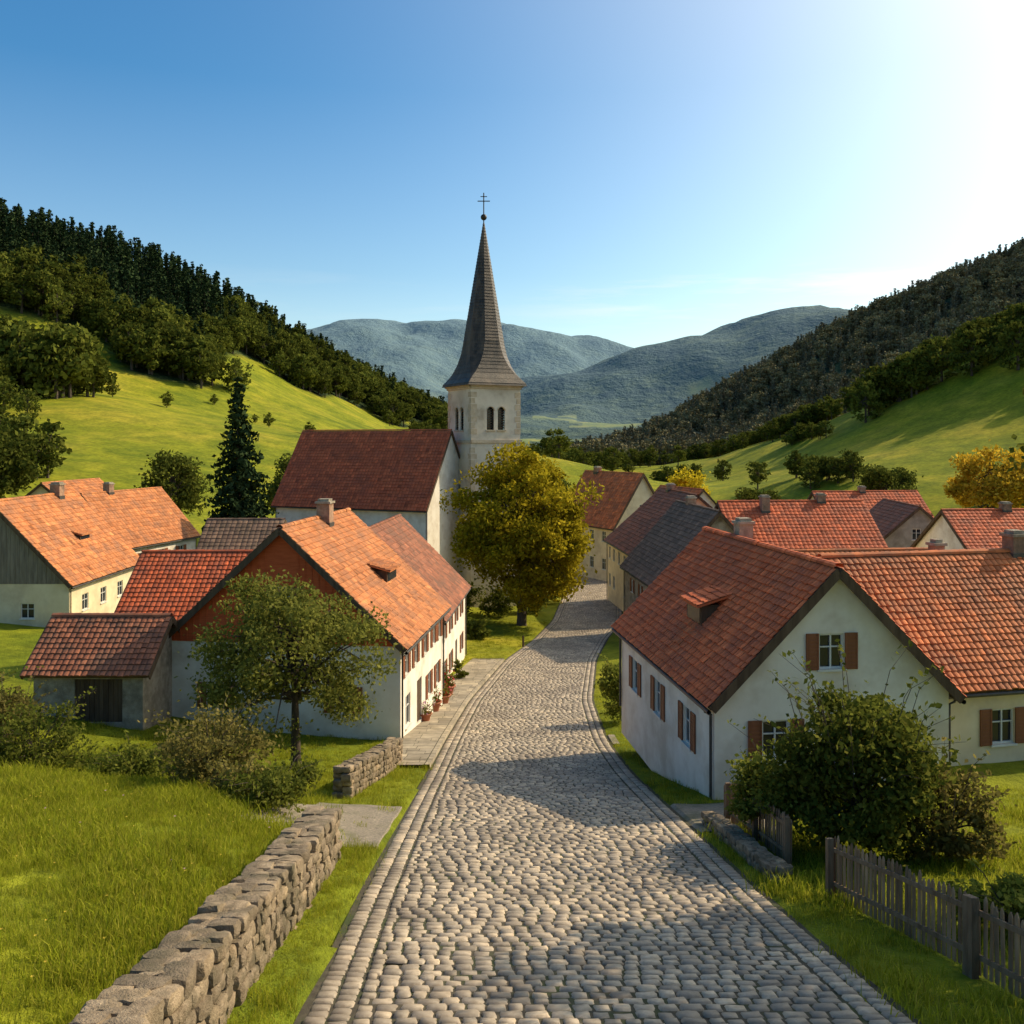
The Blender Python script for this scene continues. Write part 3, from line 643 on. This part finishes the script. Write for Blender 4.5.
v,f=cubesphere(6,2); q.add(v*.38+np.array([ap[0],ap[1],26.95]),f); mk('cross_and_ball',q,M['iron'],ch)
# ---------------------------------------------------------------- vegetation
def leafquads(b,C,size,asp=.6,up=.3):
    n_=len(C); d=rng.normal(size=(n_,3)); d/=np.linalg.norm(d,axis=1)[:,None]
    nrm=rng.normal(size=(n_,3))+np.array([0,0,up*2]); t=np.cross(d,nrm); t/=np.linalg.norm(t,axis=1)[:,None]+1e-9
    s=size*rng.uniform(.6,1.35,n_)[:,None]; a=d*s*.5; c=t*s*.5*asp
    v=np.stack([C-a,C+c-a*.1,C+a,C-c-a*.1],1)
    b.add(v.reshape(-1,3),(np.arange(n_*4).reshape(-1,4)),np.clip(rng.normal(.5,.2,n_),0,1))
def crown(b,br,base,cc,rx,rz,nclump,nleaf,crad,size,trunk_top,low=-.9,brr=.06,loose=.06):
    cs=[]
    while len(cs)<nclump:
        d=rng.normal(size=3); d/=np.linalg.norm(d); r=rng.uniform(.25,1)**.55*rng.uniform(.82,1.06)
        if d[2]<low: continue
        k=1-.12*max(0,d[2])**2
        cs.append(np.array([cc[0]+d[0]*rx*r*k,cc[1]+d[1]*rx*r*k,cc[2]+d[2]*rz*r]))
    pts=[]
    for c in cs:
        q=rng.normal(size=(nleaf,3)); q/=np.linalg.norm(q,axis=1)[:,None]; q*=(rng.uniform(0,1,nleaf)**.45)[:,None]
        lo_=rng.random(nleaf)<loose; q[lo_]*=rng.uniform(1.1,1.7,lo_.sum())[:,None]
        sc_=crad*rng.uniform(.6,1.25); pts.append(c+q*np.array([sc_*1.1,sc_*1.1,sc_*.75]))
        tb_=Vector(trunk_top); cv=Vector(c); h=rng.uniform(.0,.9)
        st=Vector(base).lerp(tb_,.45+.55*h); mid=st.lerp(cv,.5)+Vector((0,0,abs(cv.z-st.z)*.12))
        tube(br,[st,mid,cv],[brr*1.6,brr,brr*.3],5)
    leafquads(b,np.concatenate(pts),size)
def tree(name,x,y,H_,cr,ccz,rz,mat,nclump=60,nleaf=250,crad=1.2,size=.3,tr=.3,z=None,low=-.8):
    z=hz(x,y)-.1 if z is None else z
    e=empty(name); b=B();br=B()
    lean=rng.normal(0,.03,2)*H_
    tp=(x+lean[0],y+lean[1],z+ccz+rz*.45)
    pts=[(x,y,z-.2),(x,y,z+.25),(x+lean[0]*.2,y+lean[1]*.2,z+ccz*.35),(x+lean[0]*.5,y+lean[1]*.5,z+ccz*.7),tp]
    tube(br,pts,[tr*1.5,tr*1.05,tr*.85,tr*.6,tr*.15],10)
    crown(b,br,(x,y,z),(x+lean[0]*.5,y+lean[1]*.5,z+ccz),cr,rz,nclump,nleaf,crad,size,tp,low,tr*.2)
    mk('leaves',b,M[mat],e); mk('trunk_and_branches',br,M['bark'],e,smooth=True)
def shrub(name,x,y,w,h,mat,ncl=30,nl=160,size=.14,crad=None):
    z=hz(x,y); e=empty(name); b=B();br=B()
    crad=crad or w*.16
    crown(b,br,(x,y,z),(x,y,z+h*.5),w/2,h*.5,ncl,nl,crad,size,(x,y,z+h*.4),-.95,.02,.14)
    for k in range(int(ncl*.5)):
        a=rng.uniform(0,6.28); r0=w*.3*rng.random(); r1=w*.5*rng.uniform(.8,1.25); t=np.linspace(0,1,14)
        xx=x+np.cos(a)*(r0+(r1-r0)*t); yy=y+np.sin(a)*(r0+(r1-r0)*t); zz=z+h*(.5+rng.uniform(.2,.75)*np.sin(t*1.7))
        leafquads(b,np.column_stack([xx,yy,zz])+rng.normal(0,.04,(14,3)),size*1.1)
        tube(br,[(xx[0],yy[0],zz[0]),(xx[7],yy[7],zz[7]),(xx[-1],yy[-1],zz[-1])],[.012,.009,.004],4)
    mk('leaves',b,M[mat],e); mk('stems',br,M['bark'],e)
tree('linden_tree',1.0,94,18,7.6,10.3,8.4,'linden',170,290,1.75,.42,.5,low=-.97)
tree('fruit_tree',-8.4,35,7.6,3.6,4.35,3.3,'apple',85,260,.85,.17,.2,low=-.85)
shrub('garden_shrub',-8.6,25.6,3.2,2.4,'dry',38,150,.12)
shrub('garden_shrub',-6.2,23.6,2.6,1.0,'bush',26,150,.12)
shrub('garden_shrub',-7.4,24.2,1.6,1.0,'dry',16,130,.11)
shrub('garden_shrub',-14.6,27.5,3.2,1.9,'bush',30,150,.13)
shrub('garden_shrub',-16.8,29.5,3,2.4,'dry',30,150,.13)
shrub('garden_shrub',-20.5,33,4.5,2.2,'bush',30,150,.15)
shrub('garden_shrub',-11.8,28.2,2.6,1.1,'bush',24,130,.13)
shrub('elder_bush',8.2,21.2,4.0,3.8,'bush',75,230,.15,.6)
shrub('elder_bush',6.7,22.4,2.4,2.2,'bush',30,200,.14,.45)
shrub('elder_bush',9.8,20.4,2.2,2.0,'dry',26,160,.13,.4)
shrub('roadside_bush',5.6,46.5,2.0,2.9,'bush',26,200,.16,.5)
shrub('garden_shrub',8.5,15.2,1.8,.9,'bush',20,150,.12)
shrub('garden_shrub',-4.6,57.5,1.2,1.4,'bush',14,150,.13)
shrub('garden_shrub',-3.6,62,1.1,1.2,'bush',12,150,.13)
for (x,y,w_,h_) in [(-6,98,5,3.2),(-1.5,100,4.5,3.0),(2.2,103,4,3.4),(4.5,110,4.5,3.5),(-11,96,5,3),(-3.5,84,3,1.6)]: shrub('churchyard_shrub',x,y,w_,h_,'bush',22,110,.3)
tree('walnut_tree',14.6,18.6,13,3.3,9.0,3.6,'bush',60,200,1.0,.24,.28)
tree('walnut_tree',13.6,14.4,13,3.0,9.2,3.2,'bush',50,200,1.0,.24,.28)
tree('maple_tree',65,122,15,5.8,11.5,5.4,'autumn',55,200,1.7,.5,.35)
tree('garden_tree',33,168,13,4.2,10.5,5,'linden',40,160,1.5,.5,.3)
tree('garden_tree',41,150,11,4.4,8.5,4.2,'decid',40,160,1.5,.5,.3)
tree('garden_tree',62,150,12,5,8,4.4,'decid',40,160,1.6,.5,.3)
tree('garden_tree',-43,113,11,4,7.5,4.5,'decid',40,160,1.5,.5,.3)
tree('garden_tree',-57,99,12,4.5,8.5,4.5,'decid',45,180,1.6,.5,.35)
tree('garden_tree',-30,125,12,4.5,8,5,'decid',40,160,1.5,.5,.3)
tree('garden_tree',10,175,11,5,8,5,'decid',40,160,1.5,.5,.3)
def spruce(b,br,x,y,z,H_,R,tiers,nb,size,dens,asp=.45):
    tube(br,[(x,y,z),(x,y,z+H_*.5),(x,y,z+H_)],[H_*.018,H_*.011,.02*H_/20],6)
    pts=[]
    for i in range(tiers):
        t=i/(tiers-1); zz=z+H_*(.07+.92*t); r=R*(1-t)**.85*(1+.1*rng.normal())+.004*H_
        for k in range(max(4,int(nb*(1-.5*t)))):
            a=rng.uniform(0,6.283); rr=r*rng.uniform(.7,1.1); m_=max(3,int(dens*rr/size))
            s=rng.uniform(.12,1,m_); px_=x+np.cos(a)*rr*s; py_=y+np.sin(a)*rr*s; pz_=zz-rr*.38*s**1.3+rr*.1*s
            j=np.column_stack([px_,py_,pz_])+rng.normal(0,size*.28,(m_,3))*np.array([1,1,.5]); pts.append(j)
    leafquads(b,np.concatenate(pts),size,asp,.6)
e=empty('spruce_tree'); b=B();br=B(); sx,sy,_=P(238,0,93); spruce(b,br,sx,sy,hz(sx,sy),22,5.2,40,20,.6,4.5,.6); mk('needles',b,M['conif'],e); mk('trunk',br,M['bark'],e)
def lib(name,build,mat):
    b=B();br=B(); build(b,br)
    me=bpy.data.meshes.new(name)
    v=np.concatenate(b.v+br.v); off=sum(len(q) for q in b.v)
    fs=b.f+[[i+off for i in f_] for f_ in br.f]
    me.from_pydata(v.tolist(),[],fs); me.materials.append(M[mat]); me.materials.append(M['bark'])
    at=me.attributes.new('rnd','FLOAT','FACE'); at.data.foreach_set('value',np.asarray(b.r+br.r,np.float32))
    me.polygons.foreach_set('material_index',[0]*len(b.f)+[1]*len(br.f))
    return bpy.data.objects.new(name,me)
def bl_con(b,br): spruce(b,br,0,0,0,1,.19,17,9,.08,2.4,.6)
def bl_dec(b,br):
    tube(br,[(0,0,0),(0,0,.6)],[.03,.015],5); crown(b,br,(0,0,0),(0,0,.52),.40,.45,28,34,.14,.09,(0,0,.6),-.95,.006)
def gn(name,pts,scl,rot,pick,objs):
    col=bpy.data.collections.new(name+'_library')
    for o_ in objs: col.objects.link(o_)
    me=bpy.data.meshes.new(name); me.from_pydata(pts.tolist(),[],[])
    for nm,ty,val in (('scl','FLOAT',scl),('rotz','FLOAT',rot)):
        a_=me.attributes.new(nm,ty,'POINT'); a_.data.foreach_set('value',np.asarray(val,np.float32))
    a_=me.attributes.new('pick','INT','POINT'); a_.data.foreach_set('value',np.asarray(pick,np.int32))
    ob=bpy.data.objects.new(name,me); sc.collection.objects.link(ob)
    ng=bpy.data.node_groups.new(name+'_gn','GeometryNodeTree')
    ng.interface.new_socket('Geometry',in_out='INPUT',socket_type='NodeSocketGeometry'); ng.interface.new_socket('Geometry',in_out='OUTPUT',socket_type='NodeSocketGeometry')
    gi=ng.nodes.new('NodeGroupInput'); go_=ng.nodes.new('NodeGroupOutput'); ip=ng.nodes.new('GeometryNodeInstanceOnPoints'); ci=ng.nodes.new('GeometryNodeCollectionInfo')
    ci.inputs['Collection'].default_value=col; ci.inputs['Separate Children'].default_value=True; ci.inputs['Reset Children'].default_value=True
    def na(nm,ty):
        q=ng.nodes.new('GeometryNodeInputNamedAttribute'); q.data_type=ty; q.inputs['Name'].default_value=nm; return q.outputs['Attribute']
    cxy=ng.nodes.new('ShaderNodeCombineXYZ'); ng.links.new(na('rotz','FLOAT'),cxy.inputs[2])
    ip.inputs['Pick Instance'].default_value=True
    ng.links.new(gi.outputs[0],ip.inputs['Points']); ng.links.new(ci.outputs[0],ip.inputs['Instance']); ng.links.new(na('pick','INT'),ip.inputs['Instance Index'])
    ng.links.new(cxy.outputs[0],ip.inputs['Rotation']); ng.links.new(na('scl','FLOAT'),ip.inputs['Scale']); ng.links.new(ip.outputs[0],go_.inputs[0])
    md=ob.modifiers.new('scatter','NODES'); md.node_group=ng
    return ob
cons=[lib('conifer_lib_%d'%i,bl_con,'conif') for i in range(3)]; decs=[lib('broadleaf_lib_%d'%i,bl_dec,'decid') for i in range(4)]
allt=cons+decs
names=sorted([o_.name for o_ in allt]); CI=[i for i,nm in enumerate(names) if nm.startswith('con')]; DI=[i for i,nm in enumerate(names) if nm.startswith('bro')]
def scatter(x0,x1,y0,y1,dens,test):
    nn_=int((x1-x0)*(y1-y0)*dens); x=rng.uniform(x0,x1,nn_); y=rng.uniform(y0,y1,nn_); z=H(x,y); k=test(x,y,z); return np.column_stack([x,y,z])[k]
def inview(x,y,m=120): px=512+F*x/y; return (px>-m)&(px<1024+m)
pl=scatter(-560,-10,180,760,.028,lambda x,y,z:forest(x,y,z)&inview(x,y)&(y<720))
px_,py_=proj(pl[:,0],pl[:,1],pl[:,2]); bb=np.interp(px_,FB[:,0],FB[:,1]); cf=(bb-py_)>26+rng.normal(0,12,len(pl))
sc1=np.where(cf,rng.uniform(11,20,len(pl)),rng.uniform(9,18,len(pl)))
pk=np.where(cf,rng.choice(CI,len(pl)),rng.choice(DI,len(pl)))
gn('hillside_forest',pl,sc1,rng.uniform(0,6.28,len(pl)),pk,allt); nleft=len(pl)
pr=scatter(30,720,425,1250,.0155,lambda x,y,z:forest(x,y,z)&inview(x,y)&(y<960))
cf=rng.random(len(pr))<.55
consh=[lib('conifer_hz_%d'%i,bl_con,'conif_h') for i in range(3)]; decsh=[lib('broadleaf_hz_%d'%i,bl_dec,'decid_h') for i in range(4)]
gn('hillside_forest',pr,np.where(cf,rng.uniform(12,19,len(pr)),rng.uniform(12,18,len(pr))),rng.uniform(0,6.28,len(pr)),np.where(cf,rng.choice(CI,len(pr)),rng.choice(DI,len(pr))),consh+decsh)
hp=[]
def hedge(a,b_,n_,w,s0=6,s1=11,cl=None): 
    ts=rng.uniform(0,1,n_) if cl is None else np.clip(rng.choice(rng.uniform(0,1,cl),n_)+rng.normal(0,.03,n_),0,1)
    for t in ts:
        hp.append((a[0]+(b_[0]-a[0])*t+rng.normal(0,w),a[1]+(b_[1]-a[1])*t+rng.normal(0,w),rng.uniform(s0,s1)))
def PX(px,Y): return ((px-512)*Y/F,Y)
hedge(PX(690,430),PX(800,345),60,4,5,9); hedge(PX(800,345),PX(905,300),60,5,6,10,5); hedge(PX(905,300),PX(1060,270),80,6,7,12,5); hedge(PX(1000,262),PX(1120,240),40,8,9,14)
hedge(PX(875,272),PX(925,262),22,3,10,14)
hedge(PX(790,300),PX(930,225),24,2,3,6,4); hedge(PX(640,300),PX(720,250),18,5,4,7,3); hedge(PX(720,225),PX(860,185),16,3,4,7,3); hedge(PX(860,180),PX(1050,150),16,3,4,7,3)
hedge(PX(0,245),PX(75,240),44,6,13,20); hedge(PX(-20,215),PX(0,200),6,4); hedge(PX(95,260),PX(105,255),3,2,5,6); hedge(PX(125,350),PX(200,330),50,6,13,19); hedge(PX(210,280),PX(330,300),6,12,3,5)
hedge(PX(560,260),PX(600,500),30,10); hedge(PX(530,400),PX(620,420),30,20); hedge(PX(430,480),PX(520,420),40,15); hedge(PX(-20,150),PX(30,140),8,3); hedge(PX(560,600),PX(620,700),40,30); hedge(PX(500,800),PX(600,900),60,30,8,14)
hp=np.array(hp); s3=hp[:,2].copy(); hp=np.column_stack([hp[:,:2],H(hp[:,0],hp[:,1])]); 
allt3=[o_.copy() for o_ in decs]
gn('hedgerow_trees',hp,s3,rng.uniform(0,6.28,len(hp)),rng.integers(0,4,len(hp)),allt3)
def bl_gr(b,br,n_=40,flower=None):
    x=rng.normal(0,.16,n_);y=rng.normal(0,.16,n_);h=rng.uniform(.08,.26,n_);a=rng.uniform(0,6.28,n_);w=.008
    dx=np.cos(a)*w;dy=np.sin(a)*w; lx_=rng.normal(0,.06,n_);ly_=rng.normal(0,.06,n_)
    z=np.zeros(n_)-.02
    v=np.stack([np.stack([x-dx,y-dy,z],-1),np.stack([x+dx,y+dy,z],-1),np.stack([x+dx*.7+lx_*.5,y+dy*.7+ly_*.5,h*.6],-1),np.stack([x-dx*.7+lx_*.5,y-dy*.7+ly_*.5,h*.6],-1),np.stack([x+lx_*1.4,y+ly_*1.4,h],-1)],1)
    f=[]
    for i in range(n_): f+= [[i*5,i*5+1,i*5+2,i*5+3],[i*5+3,i*5+2,i*5+4]]
    b.add(v.reshape(-1,3),f,np.repeat(np.clip(rng.normal(.5,.22,n_),0,1),2))
    br.v.append(np.zeros((0,3)))
gr=[lib('grass_tuft_%d'%i,bl_gr,'grass') for i in range(5)]
def okg(x,y,z):
    d=np.maximum(xl(y)-x,x-xr(y)); ok=d>.15
    ok&=~((np.abs(x-xw(y))<.4)&(y<20.9))
    ok&=~((x>-5.6)&(x<-3)&(y>35.5)&(y<72))
    ok&=~((y>21.6)&(y<26.6)&(x>-6.8+.25*(y-21.6))&(x<0)&(rng.random(x.shape)>.04)); ok&=~((y>23.6)&(y<27.4)&(x>0)&(x<7.2))
    ok&=~((x>6.1)&(y>28)&(y<42)&(x<22)); ok&=~((x>-16.5)&(x<-5)&(y>42.3)&(y<53))
    return ok&inview(x,y,60)
g1=scatter(-14,-3,8,26,26,okg); g2=scatter(-22,-3,20,42,9,okg); g3=scatter(4.5,16,8,30,12,okg); g4=scatter(4,8,28,60,6,okg); g5=scatter(-4,5,70,98,3,lambda x,y,z:(xl(y)-x>.3))
gp=np.concatenate([g1,g2,g3,g4,g5])
pat=1+.25*np.clip(fbm(gp[:,0],gp[:,1],5,5),-1.5,1.5)
gs=rng.uniform(.6,1.15,len(gp))*pat*np.where((gp[:,0]>xw(gp[:,1]))&(gp[:,0]<0)&(gp[:,1]<25),.55,1.)*np.where(gp[:,1]>26,.7,1)
gn('meadow_grass',gp,gs,rng.uniform(0,6.28,len(gp)),rng.integers(0,5,len(gp)),gr)
for mt,nn_,nm in (('petal_y',110,'yellow_wildflowers'),('petal_p',25,'pink_wildflowers')):
    f_=scatter(-13,-4.6,9,24,nn_/120,okg); b=B()
    for q in f_:
        hh=rng.uniform(.14,.24); c=q+np.array([0,0,hh])
        for k in range(5):
            a=k*1.2566; r_=.018; b.add([c,c+np.array([math.cos(a-.4)*r_,math.sin(a-.4)*r_,.008]),c+np.array([math.cos(a)*r_*1.5,math.sin(a)*r_*1.5,.012]),c+np.array([math.cos(a+.4)*r_,math.sin(a+.4)*r_,.008])],[[0,1,2,3]])
        b.add([q,q+np.array([.004,0,0]),c],[[0,1,2]])
    mk(nm,b,M[mt])
# ---------------------------------------------------------------- fences
def fence(name,pts,h):
    e=empty(name); b=B(); rb=B()
    for (p0,p1) in zip(pts[:-1],pts[1:]):
        p0=np.array(p0,float);p1=np.array(p1,float);Lg=np.hypot(*(p1-p0));d=(p1-p0)/Lg;nn=np.array([-d[1],d[0]])
        def fn(u,w,dd):
            q=p0+d*u+nn*dd; qq=p0+d*u; return (q[0],q[1],hz(qq[0],qq[1])+w)
        t=0
        while t<Lg-.05:
            w=rng.uniform(.06,.085); hh=h*rng.uniform(.93,1.05); tl_=rng.normal(0,.015); g0=hz(*(p0+d*t)); dd=rng.normal(0,.004)
            vs=[]
            for d_ in (0.03+dd,.052+dd):
                for (uu,zz) in ((0,.05),(w,.05),(w,hh-.05),(w/2,hh+.02),(0,hh-.05)):
                    q=p0+d*(t+uu+tl_*zz)+nn*d_; vs.append((q[0],q[1],g0+zz))
            b.add(vs,[[0,1,2,3,4],[5,6,7,8,9],[0,1,6,5],[1,2,7,6],[2,3,8,7],[3,4,9,8],[4,0,5,9]],float(rng.uniform(.1,.9))); t+=w+rng.uniform(.045,.07)
        k=max(1,int(Lg/.7))
        for zz in (.28,h*.78):
            for i in range(k): obox(rb,fn,Lg*i/k,Lg*(i+1)/k,zz,zz+.08,-.012,.022,.4)
        k2=max(1,int(Lg/2.2))
        for i in range(k2+1): 
            u=min(Lg*i/k2,Lg-.12); obox(rb,fn,u,u+.11,-.3,h*1.0,-.13,-.015,.35)
    mk('pickets',b,M['fencewood'],e); mk('rails_and_posts',rb,M['fencewood'],e)
fence('picket_fence',[(5.95,24.6),(6.2,20.0)],1.15)
fence('picket_fence',[(6.25,17.6),(6.9,13.4),(7.4,9.0)],1.2)
fence('picket_fence',[(6.0,25.4),(8.6,26.2)],1.0)
def potp(x,y,s,mat):
    e=empty('flower_pot'); z=hz(x,y) if not(-6<x<-2 and 35<y<72) else float(zr(y))+.09; b=B()
    pr_=[(.0,.26),(.05,.27),(.36,.36),(.4,.42),(.46,.42),(.46,.36),(.40,.34)]
    vs=[(x+math.cos(t)*r*s,y+math.sin(t)*r*s,z+h*s) for h,r in pr_ for t in np.linspace(0,6.283,17)[:-1]]
    b.add(vs,[[i*16+k,i*16+(k+1)%16,(i+1)*16+(k+1)%16,(i+1)*16+k] for i in range(len(pr_)-1) for k in range(16)]); mk('pot',b,M['pot'],e,smooth=True)
    b=B(); q=rng.normal(0,.2*s,(260,3))+np.array([x,y,z+.68*s]); leafquads(b,q,.12*s); mk('foliage',b,M['bush'],e)
    b=B(); q=rng.normal(0,.22*s,(70,3))+np.array([x,y,z+.78*s]); leafquads(b,q,.1*s,1); mk('flowers',b,M[mat],e)
potp(-4.35,49.5,1.2,'petal_red'); potp(-4.0,52.2,1.1,'petal_red'); potp(-4.5,46.5,.9,'petal_p'); potp(-4.0,55.3,1.3,'petal_red')
q=B(); e=empty('wooden_bollard')
x,y=1.0,80.5; z=hz(x,y); tube(q,[(x,y,z-.2),(x,y,z+1.0),(x,y,z+1.1)],[.1,.09,.05],8); mk('post',q,M['darkwood'],e)
# ---------------------------------------------------------------- light
w=bpy.data.worlds.new('World'); sc.world=w; w.use_nodes=True; nt=w.node_tree; nt.nodes.clear()
o=nt.nodes.new('ShaderNodeOutputWorld'); bg=nt.nodes.new('ShaderNodeBackground'); sk=nt.nodes.new('ShaderNodeTexSky'); sk.sky_type='NISHITA'; sk.sun_disc=False
sk.sun_elevation=EL; sk.sun_rotation=AZ; sk.air_density=1.0; sk.dust_density=1.6; sk.ozone_density=2.0
tc=nt.nodes.new('ShaderNodeTexCoord'); mp=nt.nodes.new('ShaderNodeMapping'); mp.inputs['Scale'].default_value=(2.4,2.4,24); mp.inputs['Location'].default_value=(5.3,1.4,.2); L(nt,tc.outputs['Generated'],mp.inputs['Vector'])
nz=noise(nt,mp.outputs[0],1.6,8,.62); rp=ramp(nt,[(.50,(0,0,0)),(.68,(1,1,1))]); L(nt,nz.outputs['Fac'],rp.inputs['Fac'])
sp_=nt.nodes.new('ShaderNodeSeparateXYZ'); L(nt,tc.outputs['Generated'],sp_.inputs[0]); rz_=ramp(nt,[(.11,(0,0,0)),(.145,(1,1,1)),(.165,(1,1,1)),(.19,(0,0,0))]); L(nt,sp_.outputs[2],rz_.inputs['Fac'])
rx_=ramp(nt,[(0,(.12,.12,.12)),(.12,(.5,.5,.5)),(.3,(1,1,1))]); L(nt,sp_.outputs[0],rx_.inputs['Fac'])
mk_=mix(nt,1.,mix(nt,1.,rp.outputs['Color'],rz_.outputs['Color'],'MULTIPLY'),rx_.outputs['Color'],'MULTIPLY')
mk2=mix(nt,1.,mk_,(.6,.6,.6),'MULTIPLY')
hs=nt.nodes.new('ShaderNodeHueSaturation'); hs.inputs['Saturation'].default_value=1.35; hs.inputs['Value'].default_value=1.2; L(nt,sk.outputs[0],hs.inputs['Color'])
skc=mix(nt,1.,hs.outputs[0],(.80,1.06,1.04),'MULTIPLY')
vm=nt.nodes.new('ShaderNodeVectorMath'); vm.operation='DOT_PRODUCT'; L(nt,tc.outputs['Generated'],vm.inputs[0]); vm.inputs[1].default_value=tuple(SUN)
mx=nt.nodes.new('ShaderNodeMath'); mx.operation='MAXIMUM'; mx.inputs[1].default_value=0; L(nt,vm.outputs['Value'],mx.inputs[0])
pw=nt.nodes.new('ShaderNodeMath'); pw.operation='POWER'; pw.inputs[1].default_value=4.5; L(nt,mx.outputs[0],pw.inputs[0])
gl_=nt.nodes.new('ShaderNodeVectorMath'); gl_.operation='SCALE'; gl_.inputs[0].default_value=(10.5,7.8,3.9); L(nt,pw.outputs[0],gl_.inputs['Scale'])
sky2=mix(nt,1.,skc,gl_.outputs[0],'ADD')
rhz=ramp(nt,[(0,(1,1,1)),(.08,(.72,.72,.72)),(.18,(.3,.3,.3)),(.36,(0,0,0))]); L(nt,sp_.outputs[2],rhz.inputs['Fac'])
hzc=mix(nt,1.,rhz.outputs['Color'],(3.2,2.5,1.9),'MULTIPLY')
sky3=mix(nt,1.,sky2,hzc,'ADD')
L(nt,mix(nt,mk2,sky3,(9,8.2,7.4)),bg.inputs['Color'])
bg.inputs['Strength'].default_value=.13; L(nt,bg.outputs[0],o.inputs[0])
sl_=bpy.data.lights.new('sun','SUN'); sl_.energy=5.0; sl_.angle=math.radians(.5); sl_.color=(1,.82,.57)
so=bpy.data.objects.new('sun',sl_); sc.collection.objects.link(so); so.rotation_euler=(-SUN).to_track_quat('-Z','Y').to_euler()
# ---------------------------------------------------------------- camera
cd=bpy.data.cameras.new('camera'); co=bpy.data.objects.new('camera',cd); sc.collection.objects.link(co); sc.camera=co
cd.sensor_width=36; cd.lens=36*F/1024; cd.shift_y=-(512-HY)/1024; cd.clip_end=20000; cd.clip_start=.1
co.location=(0,0,0); co.rotation_euler=(math.radians(90),0,0)
sc.view_settings.view_transform='Standard'; sc.view_settings.look='None'; sc.view_settings.exposure=0
print('trees',nleft,len(pr),'grass',len(gp),'stones',nS)
